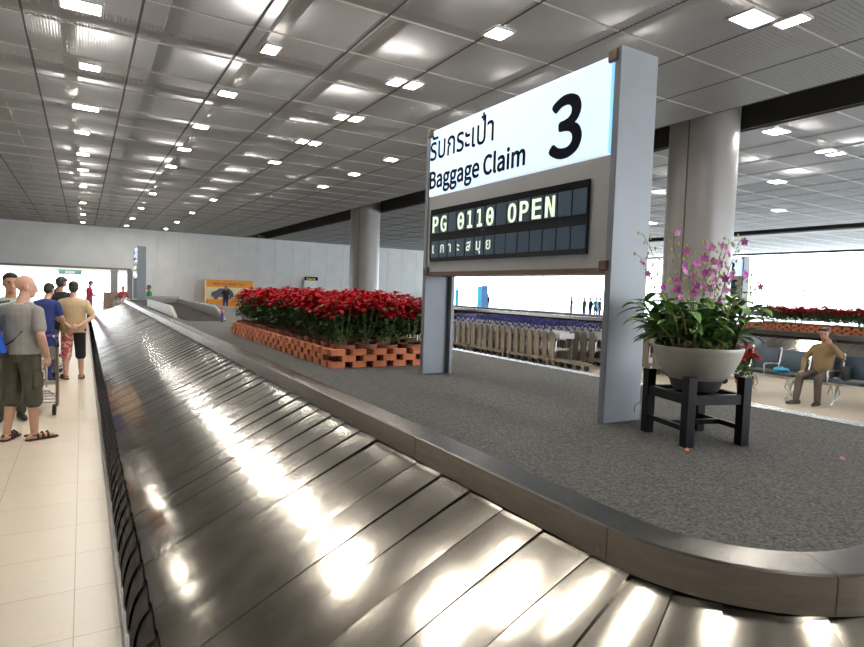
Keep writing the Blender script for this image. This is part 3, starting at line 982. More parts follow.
brick_bed(BX0, BX1, BY0, BY1, .996, {
    'left': (['terracotta brick in the %s of the long border side facing the steel belt' % c for c in crs], 'bricks of the poinsettia border'),
    'front': (['terracotta brick in the %s of the short border end facing the claim sign' % c for c in crs], 'bricks of the poinsettia border'),
    'back': (['terracotta brick in the %s of the far end of the poinsettia border' % c for c in crs], 'bricks of the poinsettia border')})
nx, ny = 5, 17
for j in range(ny):
    for i in range(nx):
        x = BX0 + .16 + i * (BX1 - BX0 - .30) / (nx - 1); y = BY0 + .17 + j * (BY1 - BY0 - .33) / (ny - 1)
        if i == 0: lab = 'red potted poinsettia in the bed row nearest the steel belt'
        elif j == 0: lab = 'red potted poinsettia in the front bed row nearest the sign'
        else: lab = 'red potted poinsettia inside the brick bed, behind the edge rows'
        poinsettia(x + prnd.uniform(-.015, .015), y + prnd.uniform(-.015, .015), .998, lab, 'poinsettias in the near brick bed')
# bed on the second carousel
brick_bed(16.25, 17.5, 4.6, 9.9, .996, {'left': ('distant terracotta brick edging the poinsettias on the second carousel', 'bricks of the distant border'),
                                          'back': ('distant terracotta brick at the left end of the second carousel bed', 'bricks of the distant border')})
for j in range(20):
    for i in range(3):
        poinsettia(16.5 + i * .32, 4.85 + j * .245, .998, 'distant red poinsettia in the bed on the second carousel', 'poinsettias in the distant bed')
# the potted one on the floor behind the planter
poinsettia(10.42, 6.22, 0, 'red poinsettia in a dark pot on the floor at the end of the blue seats', None, 1.38)

# ================================================================ LUGGAGE TROLLEYS
def trolley(name, label, loc, rz, group=None):
    t = thing(name, label, 'luggage trolley', loc, rz, group)
    bm = bmesh.new()
    for s in (-1, 1):
        add_tube(bm, [(s * .27, -.40, .17), (s * .25, .0, .165), (s * .13, .50, .15), (s * .06, .56, .15)], .016, 8)
    for y, w in ((-.38, .27), (-.15, .26), (.08, .235), (.30, .185), (.52, .12)):
        add_box(bm, (0, y, .172), (2 * w, .045, .012))
    for x in (-.09, .09): add_box(bm, (x, .05, .164), (.03, .86, .010))
    obj('base_frame', bm, M['chrome'], t, True)
    for s in (-1, 1):
        bm = bmesh.new()
        add_prism(bm, [(-.47, .13), (-.30, .13), (-.32, .84), (-.47, .86)], 'x', s * .285 - .012, s * .285 + .012)
        obj('side_panel', bm, M['slat'], t)
    bm = bmesh.new()
    add_box(bm, (0, -.40, .80), (.55, .02, .13)); add_box(bm, (0, -.40, .42), (.55, .02, .05))
    obj('back_panel', bm, M['tray'], t)
    bm = bmesh.new()
    add_box(bm, (0, -.30, .70), (.46, .22, .012)); add_box(bm, (0, -.185, .76), (.46, .012, .13))
    for s in (-1, 1): add_box(bm, (s * .23, -.30, .745), (.010, .22, .10))
    obj('basket', bm, M['tray'], t)
    bm = bmesh.new()
    hoop = [(-.17, -.37, .36), (-.17, -.37, .60), (-.11, -.37, .66), (.11, -.37, .66), (.17, -.37, .60), (.17, -.37, .36)]
    add_tube(bm, hoop, .012, 8)
    obj('hoop', bm, M['chrome'], t, True)
    bm = bmesh.new()
    for s in (-1, 1): add_tube(bm, [(s * .285, -.42, .83), (s * .285, -.47, .95), (s * .27, -.52, 1.00)], .017, 8)
    add_tube(bm, [(-.27, -.52, 1.0), (.27, -.52, 1.0)], .014, 8)
    obj('handle_stem', bm, M['chrome'], t, True)
    bm = bmesh.new()
    add_tube(bm, [(-.25, -.525, 1.0), (.25, -.525, 1.0)], .030, 10)
    for s in (-1, 1): add_tube(bm, [(s * .285, -.43, .87), (s * .28, -.52, 1.01)], .026, 8)
    obj('handle', bm, M['handleblue'], t, True)
    for x, y in ((-.25, -.36), (.25, -.36), (.0, .50)):
        bm = bmesh.new()
        r_ = .070
        pr = [(r_ * math.cos(2 * PI * k / 14), r_ * math.sin(2 * PI * k / 14) + r_) for k in range(14)]
        add_prism(bm, [(y + p[0], p[1]) for p in pr], 'x', x - .018, x + .018)
        obj('wheel', bm, M['wheel'], t)
    return t
NT = trolley('luggage_trolley', 'empty luggage trolley with blue handle behind the bald man in grey', (-.53, 9.0, 0), -.06)
snapshot(NT)
RX = 9.95
labs = ['luggage trolley in the nested row nearest the carpeted island', 'luggage trolley in the second nested row, blue handle just visible', 'luggage trolley in the third nested row, blue handle just visible', 'luggage trolley in the fourth nested row nearest the second carousel']
for r_ in range(3):
    n = 21 if r_ == 0 else 22
    for k in range(n):
        y = 15.6 - k * .272 + (0 if r_ == 0 else -.1 * r_)
        lab = labs[r_]
        if r_ == 0 and k == n - 1: lab = 'luggage trolley at the open near end of the nearest nested row'
        dup(NT, (RX + r_ * .92 + prnd.uniform(-.02, .02), y, 0), PI + prnd.uniform(-.02, .02), lab, 'nested luggage trolleys')
for r_ in (1, 2):
    for k in range(4):
        dup(NT, (RX + .6 + r_ * .95, 8.7 - k * .3, 0), PI, 'luggage trolley glimpsed between the near sign post and the orchids', 'trolleys behind the sign post')
for k in range(22):
    dup(NT, (21.0 + .05 * (k % 3), 15.5 - k * .42, .55), PI * .5, 'tiny distant trolley beyond the second carousel poinsettias', 'trolleys beyond the second carousel', only=('base_frame', 'back_panel', 'handle', 'basket'))
bm = bmesh.new(); add_box(bm, (21.0, 11, .27), (1.6, 12, .54)); tag(obj('platform', bm, M['column']), 'low grey platform under the distant trolleys beyond the second carousel', 'platform')
dup(NT, (1.35, 31, 0), .4, 'dark distant trolley near the far opening, right of the pink shirt', '')
# guard rail along the first row
for k in range(4):
    ya = 15.6 - k * 1.72
    rl = thing('guard_rail', ['steel floor rail at the far end of the trolley row', 'second steel floor rail from the far end of the trolley row', 'third steel floor rail from the far end of the trolley row', 'steel floor rail at the near end of the trolley row'][k], 'guard rail', (RX - .36, ya - .8, 0), 0, 'floor rails before the trolleys')
    bm = bmesh.new(); add_box(bm, (0, 0, .20), (.045, 1.62, .05)); obj('rail', bm, M['slat'], rl)
    for s in (-.76, .76):
        bm = bmesh.new(); add_box(bm, (0, s, .11), (.05, .05, .22)); obj('upright', bm, M['slat'], rl)

# ================================================================ BENCH SEATING
bn = thing('bench_seating', 'row of dark blue vinyl airport seats on a steel beam before the second carousel', 'bench', (11.0, 5.0, 0))
PS = .535
Y6 = 6.62 - 5.0
for k in range(6):
    yc = Y6 - PS * (k + .5)
    bm = bmesh.new(); add_box(bm, (-.03, yc, .425), (.46, PS - .05, .055), Matrix.Rotation(math.radians(5), 3, 'Y'), bev=.018); obj('seat', bm, M['seatblue'], bn, True)
    bm = bmesh.new(); add_box(bm, (.28, yc, .66), (.050, PS - .05, .40), Matrix.Rotation(math.radians(14), 3, 'Y'), bev=.020); obj('backrest', bm, M['seatblue'], bn, True)
for k in range(7):
    yc = Y6 - PS * k
    bm = bmesh.new()
    add_tube(bm, [(.20, yc, .40), (.30, yc, .62), (.345, yc, .855), (.325, yc, .875), (.30, yc, .86)], .016, 8)
    if k in (1, 3, 5): add_tube(bm, [(.27, yc, .58), (.0, yc, .60), (-.20, yc, .60), (-.23, yc, .57), (-.20, yc, .42)], .015, 8)
    add_tube(bm, [(.22, yc, .41), (-.24, yc, .40)], .016, 8)
    obj('seat_frame', bm, M['alu'], bn, True)
bm = bmesh.new(); add_box(bm, (.04, Y6 - 3 * PS, .36), (.07, 6 * PS, .05)); obj('beam', bm, M['alu'], bn)
for k in (0.35, 1.65, 3.0, 4.35, 5.65):
    yc = Y6 - PS * k
    bm = bmesh.new()
    for s in (-1, 1):
        add_tube(bm, [(.04, yc + s * .05, .35), (.04 + s * .01, yc + s * .10, .18), (-.22 if s < 0 else .28, yc + s * .05, .015)], .013, 8)
        add_tube(bm, [(.04, yc - s * .05, .35), (.28 if s < 0 else -.22, yc - s * .10, .015)], .012, 8)
    obj('leg', bm, M['alu'], bn, True)
bm = bmesh.new(); add_ell(bm, (0, 0, .05), (.12, .13, .05), None, 14, 8)
for v in bm.verts: v.co += Vector((random.uniform(-.015, .015),) * 3)
o = obj('plastic_bag', bm, M['cyanbag'], None, True); o.location = (10.95, 5.86, .452); tag(o, 'crumpled cyan plastic bag on the blue seat beside the seated man', 'bag')

# ================================================================ INFEED, BARRIER, FAR OBJECTS
fd = thing('luggage_chute', 'low steel sided luggage chute with dark belt on the carpeted island', 'luggage chute', (1.62, 12.0, .996))
bm = bmesh.new()
add_prism(bm, [(1.0, 0), (1.1, .03), (1.75, .19), (2.0, .21), (7.0, .21), (7.0, 0)], 'x', 0, .06); obj('side_wall', bm, M['chuteside'], fd)
bm = bmesh.new()
add_prism(bm, [(.2, 0), (.3, .03), (1.0, .22), (1.3, .24), (7.0, .24), (7.0, 0)], 'x', .80, .86); obj('side_wall', bm, M['chuteside'], fd)
bm = bmesh.new()
add_prism(bm, [(-.1, 0), (-.1, .008), (3.0, .07), (7.0, .12), (7.0, 0)], 'x', .06, .80); obj('chute_belt', bm, M['chutebelt'], fd)
bm = bmesh.new(); add_box(bm, (.43, 7.0, .15), (.86, .05, .30)); obj('rear_panel', bm, M['chuteside'], fd)
bp = thing('barrier_post', 'short dark blue post with a red cap on the island before the orange board', 'post', (2.28, 11.6, .996))
bm = bmesh.new(); add_lathe(bm, [(.03, 0), (.03, .18)], n=14); obj('tube', bm, M['bluepost'], bp, True)
bm = bmesh.new(); add_lathe(bm, [(.034, .18), (.034, .22), (.012, .23)], n=14); obj('cap', bm, M['redcloth'], bp, True)
bb = thing('billboard', 'orange advertising board with a dark car printed on it, by the far wall', 'billboard', (8.05, 47.6, 0))
bm = bmesh.new(); add_box(bm, (1.85, .1, 1.04), (3.7, .2, 2.08)); obj('board', bm, M['orange'], bb)
bm = bmesh.new(); add_box(bm, (1.85, -.012, 1.02), (3.5, .02, .95)); add_box(bm, (.04, -.012, 1.04), (.10, .02, 2.0)); add_box(bm, (3.66, -.012, 1.04), (.10, .02, 2.0)); obj('light_field', bm, M['cream'], bb)
bm = bmesh.new()
add_prism(bm, [(.45, .75), (.45, 1.05), (.62, 1.18), (.80, 1.22), (1.05, 1.42), (1.75, 1.44), (2.02, 1.22), (2.12, 1.0), (2.10, .72)], 'y', -.035, -.024)
for cx in (.80, 1.80): add_prism(bm, [(cx + .17 * math.cos(a), .72 + .17 * math.sin(a)) for a in [2 * PI * q / 16 for q in range(16)]], 'y', -.038, -.024)
obj('printed_car', bm, M['carpaint'], bb)
me = fit_text(text_mesh('DRIVE IN A SPORT SUV', .3, .003), 2.35, .20)
o = obj('lettering', me, M['carpaint'], bb); o.matrix_local = Matrix.Translation((.55, -.03, 1.66)) @ Matrix.Rotation(PI / 2, 4, 'X')
bm = bmesh.new(); add_box(bm, (.7, -.9, .30), (1.35, .55, .60)); o = obj('desk', bm, M['orange2']); o.location = (8.0, 47.2, 0)
tag(o, 'plain orange counter standing before the orange car board', 'counter')
hs_ = thing('hanging_sign', 'small yellow on black sign above the red poinsettias on the far wall', 'sign', (16.3, 48.42, 2.36))
bm = bmesh.new(); add_box(bm, (.45, 0, .12), (1.15, .12, .30)); obj('panel', bm, M['ink'], hs_)
bm = bmesh.new(); add_box(bm, (.45, .09, .12), (.3, .08, .2)); obj('wall_bracket', bm, M['ink'], hs_)
me = fit_text(text_mesh('Hertz', .3, .003, bold=.012), .80, .19)
o = obj('lettering', me, M['yellow'], hs_); o.matrix_local = Matrix.Translation((.02, -.066, .02)) @ Matrix.Rotation(PI / 2, 4, 'X')
bm = bmesh.new(); add_box(bm, (.4, -.02, 0), (1.1, .2, 2.3)); o = obj('kiosk', bm, M['white']); o.location = (16.2, 48.2, 1.15)
tag(o, 'white booth panel below the yellow and black sign', 'kiosk')
# lobby beyond the opening
ex_ = thing('hanging_sign', 'green and white sign hanging in the bright lobby beyond the opening', 'sign', (-1.35, 50.5, 2.05))
bm = bmesh.new(); add_box(bm, (.55, 0, .18), (1.5, .12, .36)); obj('panel', bm, M['exitgreen'], ex_)
bm = bmesh.new(); add_box(bm, (.55, -.066, .18), (.6, .01, .2)); obj('symbol', bm, M['white'], ex_)
for x in (0, 1.1):
    bm = bmesh.new(); add_box(bm, (x, 0, .85), (.03, .03, 1.0)); obj('hanger', bm, M['alu'], ex_)
bm = bmesh.new(); add_box(bm, (0, 0, .5), (.9, .6, 1.0)); o = obj('counter', bm, M['wood']); o.location = (1.55, 42.0, 0)
tag(o, 'brown wooden counter in the far opening beside the pillar', 'counter')
for x, w, m_, h, lab in ((30.4, .35, 'cyan', 1.9, 'narrow cyan banner far off behind the trolleys, left of the blue banner'), (33.0, .45, 'cyan', 2.3, 'cyan banner far off behind the trolleys, touching the blue banner'), (33.6, .75, 'banner', 2.4, 'dark blue banner far off behind the trolleys under the sign'), (27.5, .9, 'cyan', 1.5, 'pale cyan panel far off beside the left sign post')):
    b_ = thing('banner', lab, 'banner', (x, 46.5, 0))
    bm = bmesh.new(); add_box(bm, (0, 0, h / 2 + .1), (w, .03, h)); obj('cloth', bm, M[m_], b_)
    bm = bmesh.new(); add_box(bm, (0, .02, .05), (w * .9, .4, .1)); obj('foot', bm, M['alu'], b_)
# ================================================================ PEOPLE
def V(*a): return Vector(a)
HX = lambda s, x, y, z: Vector((s * x, y, z))
def hand(bm, w, d, n, s, curl=.5, k=1.0):
    # wrist, direction, palm normal, side sign for thumb
    d = Vector(d).normalized(); n = Vector(n); n = (n - d * n.dot(d)).normalized(); t = d.cross(n) * s
    w = Vector(w)
    for q in (-1, -.33, .33, 1):
        add_capsule(bm, w + t * q * .014 * k, w + d * .085 * k + t * q * .030 * k, .014 * k, .013 * k, 8)
    for i, L in enumerate((.072, .080, .075, .058)):
        q = 1 - i * .667
        b0 = w + d * .085 * k + t * q * .031 * k
        d1 = (d + n * curl * .8).normalized(); d2 = (d + n * curl * 2.2).normalized()
        m_ = b0 + d1 * L * .52 * k
        add_capsule(bm, b0, m_, .0105 * k, .0098 * k, 8)
        add_capsule(bm, m_, m_ + d2 * L * .48 * k, .0098 * k, .0085 * k, 8)
    b0 = w + d * .025 * k + t * .026 * k
    m_ = b0 + (d * .7 + t * .65 + n * .25).normalized() * .045 * k
    add_capsule(bm, b0, m_, .0135 * k, .0118 * k, 8)
    add_capsule(bm, m_, m_ + (d * .9 + t * .1 + n * .35).normalized() * .034 * k, .0118 * k, .0095 * k, 8)
def head(bm, c, yaw, pitch=0.0, k=1.0):
    R = Matrix.Rotation(yaw, 3, 'Z') @ Matrix.Rotation(pitch, 3, 'X')
    def P(x, y, z): return c + R @ Vector((x * k, y * k, z * k))
    def E(x, y, z, a, b_, d, rx=0): add_ell(bm, P(x, y, z), (a * k, b_ * k, d * k), R @ Matrix.Rotation(rx, 3, 'X'), 18, 12)
    E(0, -.018, .028, .076, .094, .090)           # skull
    E(0, .018, -.030, .064, .072, .088)           # face
    E(0, .045, -.085, .042, .042, .034)           # chin
    E(0, .068, .020, .052, .020, .016)            # brow ridge
    E(0, .090, -.022, .011, .012, .030, -.35)     # nose bridge
    E(0, .101, -.038, .016, .014, .013)           # nose tip
    E(0, .082, -.066, .024, .010, .012)           # lips
    for s in (-1, 1):
        E(s * .040, .055, -.022, .022, .020, .018)   # cheek
        E(s * .076, -.012, -.012, .010, .022, .034)  # ear
    return P, R
def face_bits(t, c, yaw, pitch, k, beard=None):
    R = Matrix.Rotation(yaw, 3, 'Z') @ Matrix.Rotation(pitch, 3, 'X')
    for s in (-1, 1):
        bm = bmesh.new(); add_ell(bm, c + R @ Vector((s * .030 * k, .083 * k, 0)), (.011 * k, .007 * k, .006 * k), R, 10, 8); obj('eye', bm, M['eye'], t, True)
        bm = bmesh.new(); add_ell(bm, c + R @ Vector((s * .031 * k, .087 * k, .022 * k)), (.018 * k, .006 * k, .004 * k), R, 10, 6); obj('eyebrow', bm, M['brow'], t, True)
    bm = bmesh.new(); add_ell(bm, c + R @ Vector((0, .0905 * k, -.066 * k)), (.021 * k, .005 * k, .006 * k), R, 10, 6); obj('lips', bm, M['lips'], t, True)
def hair(t, c, yaw, pitch, k, long=0.0, m='hair'):
    R = Matrix.Rotation(yaw, 3, 'Z') @ Matrix.Rotation(pitch, 3, 'X')
    bm = bmesh.new()
    def E(x, y, z, a, b_, d): add_ell(bm, c + R @ Vector((x * k, y * k, z * k)), (a * k, b_ * k, d * k), R, 16, 12)
    E(0, -.028, .050, .083, .094, .082)
    E(0, -.055, .000, .076, .062, .085)
    E(0, .035, .088, .060, .045, .030)
    if long: E(0, -.060, -.08, .080, .050, .11)
    obj('hair', remeshed(bm, .008, 'hair', 2), M[m], t)
def limb(bm, pts, rs, n=12):
    for a, b_, r0, r1 in zip(pts, pts[1:], rs, rs[1:]): add_capsule(bm, a, b_, r0, r1, n)
def person(name, label, loc, rotz, h=1.75, pose=None, sk='skin', vox=.012, top=None, bottom=None, shoe='shoe', hairm='hair', face=False, torso=1.0, group=None, lean=0.0, detail_hand=False):
    """pose keys: head_yaw, head_pitch, arms {side: (elbow, wrist, hand dir, palm normal, curl)}, legs {side: (knee, ankle, toe dir)}, sit (pelvis height)"""
    p = dict(pose or {})
    k = h / 1.75
    t = thing(name, label, 'person', loc, rotz, group)
    S = lambda v: Vector(v) * k
    pel = p.get('pelvis', (0, 0, .93))
    P0 = Vector(pel)
    tilt = Matrix.Rotation(-lean, 3, 'X')             # positive lean: forward
    def T(x, y, z): return S(P0 + tilt @ Vector((x, y, z - .93)))
    tw = torso
    body = bmesh.new()
    # trunk
    def trunk(bm, infl=0.0, z0=.84, z1=1.49, belly=0.0):
        secs = [(.84, .150, .100), (.93, .168, .118), (1.03, .158, .112), (1.12, .150, .108), (1.24, .166, .116), (1.34, .176, .120), (1.41, .150, .104), (1.455, .105, .082), (1.505, .060, .062)]
        ringz = []
        n = 20
        for z, rx, ry in secs:
            if z < z0 - .001 or z > z1 + .001: continue
            if infl > .015 and z < z0 + .01: rx += .012; ry += .012
            b_ = belly * math.exp(-((z - 1.08) / .1) ** 2)
            ringz.append([bm.verts.new(T((rx * tw + infl) * math.cos(2 * PI * q / n), (ry * tw + infl + b_) * math.sin(2 * PI * q / n) + b_ * .5, z)) for q in range(n)])
        for a, b_ in zip(ringz, ringz[1:]):
            for q in range(n): bm.faces.new((a[q], a[(q + 1) % n], b_[(q + 1) % n], b_[q]))
        bm.faces.new(ringz[0][::-1]); bm.faces.new(ringz[-1])
    trunk(body)
    hc = T(0, .030 + p.get('head_fwd', 0), 1.640)
    add_capsule(body, T(0, -.005, 1.44), hc + S((0, -.012, -.06)), .060 * k, .056 * k)
    hy, hp = p.get('head_yaw', 0), p.get('head_pitch', 0)
    head(body, hc, hy, hp, k)
    arms = p.get('arms', {})
    joints = {}
    for s, nm in ((-1, 'l'), (1, 'r')):
        sh = T(s * .172 * (1 + (tw - 1) * .6), 0, 1.375)
        a = arms.get(nm) or ((s * .25, -.03, 1.13), (s * .25, .06, .88), (0, .15, -1), (-s, 0, 0), .5)
        el, wr = S(a[0]), S(a[1])
        joints[nm] = (sh, el, wr)
        limb(body, [T(s * .10, 0, 1.40), sh, sh.lerp(el, .5), el], [.050 * k, .052 * k, .047 * k, .040 * k])
        limb(body, [el, el.lerp(wr, .35), wr], [.040 * k, .040 * k, .027 * k])
        hand(body, wr, a[2], a[3], -s if True else s, a[4], k * (1.0 if vox < .01 else 1.1))
    legs = p.get('legs', {})
    lj = {}
    for s, nm in ((-1, 'l'), (1, 'r')):
        hp_ = T(s * .088, 0, .90)
        l = legs.get(nm) or ((s * .10, .015, .50), (s * .10, -.02, .085), (s * .12, 1, 0))
        kn, an, toe = S(l[0]), S(l[1]), Vector(l[2]).normalized()
        lj[nm] = (hp_, kn, an, toe)
        limb(body, [hp_, hp_.lerp(kn, .45), kn], [.090 * k, .080 * k, .054 * k])
        limb(body, [kn, kn.lerp(an, .35), an], [.053 * k, .055 * k, .036 * k])
        ft = Vector((an.x, an.y, an.z - .05 * k))
        add_capsule(body, ft - toe * .045 * k, ft + toe * .12 * k, .036 * k, .030 * k)
        add_capsule(body, ft + toe * .12 * k, ft + toe * .185 * k + Vector((0, 0, -.008 * k)), .030 * k, .022 * k)
        add_capsule(body, an, ft, .036 * k, .036 * k)
    obj('body', remeshed(body, vox, 'body', 2), M[sk], t)
    # clothing
    if top:
        kind, m_ = top[0], top[1]
        bm = bmesh.new()
        trunk(bm, .016, p.get('hem', .84), 1.475, p.get('belly', 0.0))
        for s, nm in ((-1, 'l'), (1, 'r')):
            sh, el, wr = joints[nm]
            add_capsule(bm, T(s * .07, 0, 1.425), sh, .052 * k, .066 * k)
            if kind == 'short': limb(bm, [sh, sh.lerp(el, .72)], [.066 * k, .064 * k])
            elif kind == 'long':
                limb(bm, [sh, el], [.066 * k, .052 * k]); limb(bm, [el, el.lerp(wr, .95)], [.052 * k, .038 * k])
        obj('shirt', remeshed(bm, vox, 'shirt', 3), M[m_], t)
    if bottom:
        kind, m_ = bottom[0], bottom[1]
        m2 = bottom[2] if len(bottom) > 2 else None
        def trunkbot(bm):
            trunk(bm, .013, .84, 1.03)
        bm = bmesh.new(); trunkbot(bm)
        for s, nm in ((-1, 'l'), (1, 'r')):
            hp_, kn, an, toe = lj[nm]
            bb_ = bm
            if m2 and s == 1: bb_ = bm2 = bmesh.new(); add_capsule(bb_, T(.07, -.01, .93), T(.10, -.01, .90), .105 * k, .108 * k)
            if kind == 'shorts':
                e = kn.lerp(an, .18)
                limb(bb_, [hp_, kn, e], [.108 * k, .088 * k, .088 * k])
                if m_ == 'olive':
                    mid = hp_.lerp(kn, .62) + S((s * .085, -.01, 0)); add_box(bb_, mid, (.03 * k, .13 * k, .16 * k), bev=.008)
            else:
                limb(bb_, [hp_, hp_.lerp(kn, .5), kn, an + Vector((0, 0, .01))], [.102 * k, .092 * k, .070 * k, .055 * k])
        obj('shorts' if kind == 'shorts' else 'trousers', remeshed(bm, vox, 'trousers', 3), M[m_], t)
        if m2: obj('shorts_leg' if kind == 'shorts' else 'trousers', remeshed(bm2, vox, 'trousers', 3), M[m2], t)
    for s, nm in ((-1, 'l'), (1, 'r')):
        hp_, kn, an, toe = lj[nm]
        ft = Vector((an.x, an.y, an.z - .05 * k))
        bm = bmesh.new()
        q = .004 * k
        if shoe == 'sandal':
            sole = Vector((0, 0, -.030 * k))
            for f0, f1, r0, r1 in ((-.045, .06, .042, .042), (.06, .165, .044, .040), (.165, .20, .040, .034)):
                n = 10
                add_capsule(bm, ft + toe * f0 * k + sole, ft + toe * f1 * k + sole, r0 * k, r1 * k)
            for v in bm.verts:
                if v.co.z > ft.z - .014 * k: v.co.z = ft.z - .014 * k
                if v.co.z < .001: v.co.z = .001
            for f, r0 in ((.125, .040), (.075, .043), (.025, .047)):
                cpt = ft + toe * f * k
                side = Vector((toe.y, -toe.x, 0)) * r0 * k
                add_tube(bm, [cpt - side + sole, cpt - side * .85 + Vector((0, 0, .02 * k)), cpt + Vector((0, 0, .043 * k)), cpt + side * .85 + Vector((0, 0, .02 * k)), cpt + side + sole], .011 * k, 6)
            add_tube(bm, [ft + toe * .03 * k + Vector((toe.y, -toe.x, 0)) * .042 * k + Vector((0, 0, .02)), ft - toe * .088 * k + Vector((0, 0, .025)), ft + toe * .03 * k - Vector((toe.y, -toe.x, 0)) * .042 * k + Vector((0, 0, .02))], .012 * k, 6)
            obj('sandal', bm, M['sandal'], t, True)
        else:
            add_capsule(bm, ft - toe * .05 * k, ft + toe * .10 * k, .045 * k, .040 * k)
            add_capsule(bm, ft + toe * .10 * k, ft + toe * .20 * k + Vector((0, 0, -.006 * k)), .041 * k, .030 * k)
            for v in bm.verts:
                if v.co.z < .002: v.co.z = .002
            obj('shoe', bm, M['shoe'], t, True)
    if hairm: hair(t, hc, hy, hp, k, p.get('long', 0), hairm)
    if face: face_bits(t, hc, hy, hp, k)
    t['_hc'] = 0; del t['_hc']
    return t, joints, k

# bald man in grey: back three-quarter view, head in profile to the right
bald, bj, bk = person('person', 'bald man in grey t-shirt, olive cargo shorts and brown sandals beside the belt', (-.545, 7.42, 0), math.radians(-38), 1.72,
    dict(head_yaw=math.radians(-42), head_pitch=math.radians(-6), belly=.03, head_fwd=.035, hem=.93,
         arms={'r': ((.265, -.05, 1.14), (.235, .07, .90), (-.1, .25, -1), (-1, .1, 0), .55), 'l': ((-.27, -.02, 1.14), (-.22, .12, .93), (.3, .5, -.8), (1, 0, 0), .6)},
         legs={'l': ((-.115, .0, .50), (-.125, -.06, .085), (-.25, 1, 0)), 'r': ((.115, .02, .50), (.125, .02, .085), (.55, 1, 0))}),
    'skin', .0075, ('short', 'greytee'), ('shorts', 'olive'), 'sandal', None, True, 1.08)
# tote bag on his left shoulder
tb = thing('tote_bag', 'bright blue tote bag on the bald man\'s left shoulder', 'bag', (-.545, 7.42, 0), math.radians(-38))
bm = bmesh.new()
add_prism(bm, [(-.34, .90), (-.31, 1.37), (-.13, 1.37), (.02, .93)], 'y', -.285, -.185)
bmesh.ops.bevel(bm, geom=bm.edges[:], offset=.02, segments=2, profile=.5, affect='EDGES')
obj('bag', bm, M['bagblue'], tb, True)
bm = bmesh.new()
add_prism(bm, [(-.34, .87), (-.34, .96), (.01, .96), (.02, .89)], 'y', -.29, -.18); obj('base_panel', bm, M['strap'], tb)
bm = bmesh.new()
add_box(bm, (-.13, -.287, 1.06), (.13, .010, .030)); add_box(bm, (-.14, -.287, 1.11), (.09, .010, .016)); obj('print', bm, M['whitecloth'], tb)
bm = bmesh.new()
add_tube(bm, [(-.27, -.235, 1.36), (-.20, -.12, 1.43), (-.16, .02, 1.455), (-.15, -.10, 1.44), (-.16, -.235, 1.36)], .012, 6); obj('strap', bm, M['strap'], tb, True)
# black strap over his back
bm = bmesh.new()
add_tube(bm, [(.14, -.150, 1.16), (.05, -.168, 1.06), (-.08, -.165, .98)], .009, 6)
o = obj('waist_strap', bm, M['strap'], bald, True)

person('person', 'dark-haired man in a mint shirt facing the camera behind the bald man', (-.735, 8.55, 0), math.radians(188), 1.745,
    dict(head_yaw=math.radians(4)), 'skin2', .010, ('short', 'mint'), ('long', 'olive'), 'shoe', 'hair', True)
person('person', 'person in navy shirt leaning over a trolley between bald and tan-shirted men', (-.56, 11.5, 0), math.radians(-25), 1.64,
    dict(head_yaw=0, head_pitch=math.radians(-25), arms={'r': ((.27, .08, 1.14), (.22, .25, .97), (0, .8, -.5), (-1, 0, 0), .7), 'l': ((-.27, .08, 1.14), (-.2, .27, .97), (0, .8, -.5), (1, 0, 0), .7)}), 'skin2', .011, ('short', 'navy'), ('long', 'navy'), 'shoe', 'hair', False, lean=.25)
dup(NT, (-.52, 12.15, 0), -.35, 'luggage trolley with blue handle pushed by the person in navy', '')
person('person', 'person in dark green jacket bending in front of the bright lobby', (-.62, 15.2, 0), math.radians(-70), 1.78,
    dict(head_pitch=math.radians(-30)), 'skin3', .012, ('long', 'darkshirt'), ('long', 'blackcloth'), 'shoe', 'hair', False, lean=.30)
person('person', 'dark-clothed person standing just left of the tan-shirted man', (-.40, 14.2, 0), math.radians(-10), 1.73,
    None, 'skin3', .012, ('long', 'blackcloth'), ('long', 'blackcloth'), 'shoe', 'hair', False)
person('person', 'man in tan t-shirt and floral shorts, hands clasped behind his back', (-.135, 11.75, 0), math.radians(4), 1.66,
    dict(belly=.01, head_pitch=math.radians(-6),
         arms={'l': ((-.30, -.12, 1.13), (-.06, -.19, .955), (.9, -.1, -.12), (0, .9, .3), .4), 'r': ((.30, -.12, 1.13), (.07, -.225, .965), (-.8, -.05, -.45), (0, .9, .3), .5)},
         legs={'l': ((-.11, .01, .50), (-.12, -.03, .085), (-.35, 1, 0)), 'r': ((.11, .01, .50), (.12, -.03, .085), (.1, 1, 0))}),
    'skin', .009, ('short', 'tanshirt'), ('shorts', 'floral', 'blackcloth'), 'sandal', 'hair', False, 1.16)
person('person', 'man in magenta shirt looking down beside the far end of the belt', (.24, 28.9, 0), math.radians(-75), 1.66,
    dict(head_pitch=math.radians(-35), head_fwd=.03, arms={'r': ((.24, .06, 1.13), (.12, .24, 1.10), (-.6, .5, .3), (0, 0, 1), .5), 'l': ((-.24, .06, 1.13), (-.1, .25, 1.08), (.6, .5, .3), (0, 0, 1), .5)}),
    'skin2', .012, ('short', 'pinkshirt'), ('long', 'jeans'), 'shoe', 'hair', False)
person('person', 'woman in dark red top beside the pillar of the far opening', (1.62, 31.0, 0), math.radians(170), 1.48,
    dict(long=1), 'skin2', .013, ('short', 'redcloth'), ('long', 'blackcloth'), 'shoe', 'hair', False)
person('person', 'child in white top standing before the woman in dark red', (1.63, 30.3, 0), math.radians(170), 1.12,
    None, 'skin2', .013, ('short', 'whitecloth'), ('long', 'whitecloth'), 'shoe', 'hair', False)
person('person', 'man in green shirt standing just right of the distant claim sign', (2.55, 29.0, 0), math.radians(95), 1.56,
    None, 'skin3', .013, ('short', 'greenshirt'), ('long', 'blackcloth'), 'shoe', 'hair', False)
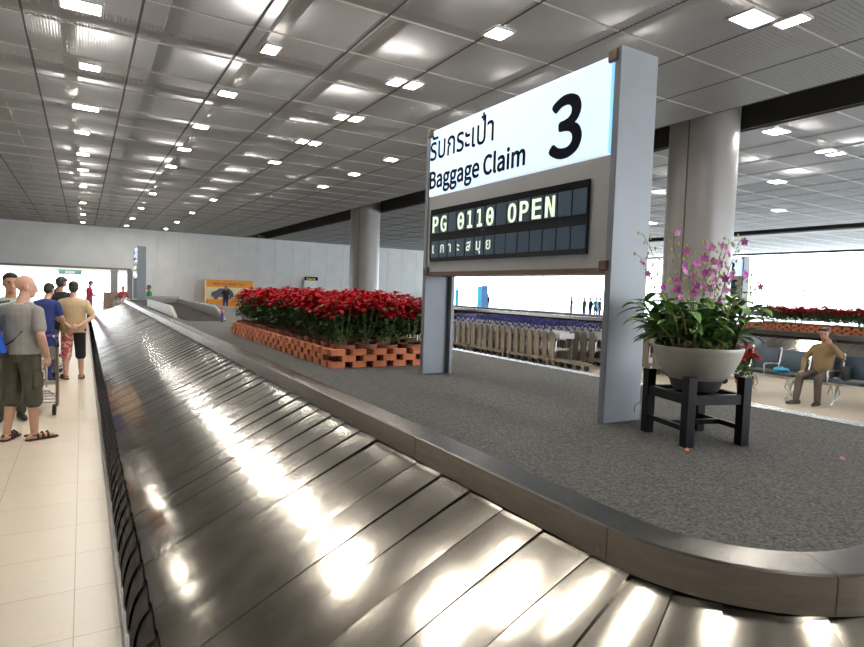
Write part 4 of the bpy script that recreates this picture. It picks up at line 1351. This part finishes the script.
person('person', 'person in black top and jeans in front of the orange car board', (8.05, 40.0, 0), math.radians(175), 1.62,
    None, 'skin3', .014, ('short', 'blackcloth'), ('long', 'navy'), 'shoe', 'hair', False)
# seated man, phone at his ear; faces -x
sm_, sj, sk_ = person('person', 'seated man in khaki shirt holding a phone to his ear on the blue seats', (11.03, 5.21, 0), math.radians(90), 1.64,
    dict(pelvis=(0, -.02, .58), head_yaw=math.radians(12), head_pitch=math.radians(-4), belly=.03,
         arms={'r': ((.30, .06, .80), (.20, .30, .60), (-.2, 1, -.25), (0, -.2, -1), .35), 'l': ((-.36, .10, .90), (-.165, .10, 1.115), (.45, .0, 1), (1, -.2, 0), .8)},
         legs={'r': ((.16, .45, .50), (.17, .52, .085), (.25, 1, 0)), 'l': ((-.14, .44, .50), (-.10, .33, .085), (-.15, 1, 0))}),
    'skin3', .009, ('long', 'khaki'), ('long', 'brownpants'), 'shoe', 'hair', True)
ph = bmesh.new(); add_box(ph, (0, 0, 0), (.014, .035, .085), bev=.004)
o = obj('mobile_phone', ph, M['cable']); o.location = (11.03 - .09, 5.21 - .118, 1.20); o.rotation_euler = (.2, .1, 0)
tag(o, 'small phone held to the seated man\'s ear', 'phone')
bg_ = thing('shoulder_bag', 'dark shoulder bag on the seat at the khaki man\'s left side', 'bag', (11.08, 4.86, .452), 0)
bm = bmesh.new(); add_box(bm, (0, 0, .12), (.22, .10, .24), bev=.03); obj('bag', bm, M['strap'], bg_, True)
bm = bmesh.new(); add_tube(bm, [(0, 0, .23), (-.05, .10, .52), (-.07, .18, .66), (-.02, .24, .70)], .010, 6); obj('strap', bm, M['strap'], bg_, True)
# a few far travellers near the glazing
far = [((36.0, 37.1), 'pinkshirt', 'tiny far person in pink under the sign, left of the far group'), ((36.0, 35.6), 'greenshirt', 'tiny far person in green in the group left of the near post'),
       ((36.0, 34.9), 'navy', 'tiny far person in navy in the group left of the near post'), ((36.2, 34.5), 'cyan', 'tiny far person in bright blue in the group left of the near post'),
       ((36.0, 33.9), 'blackcloth', 'tiny far person in black nearest the near sign post'), ((35.0, 49.3 - 1.5), 'blackcloth', 'tiny far person in black left of the blue banners')]
for (x, y), m_, lab in far:
    person('person', lab, (x, y, 0), random.uniform(0, 6), 1.7, None, 'skin2', .022, ('short', m_), ('long', 'jeans'), 'shoe', 'hair', False)
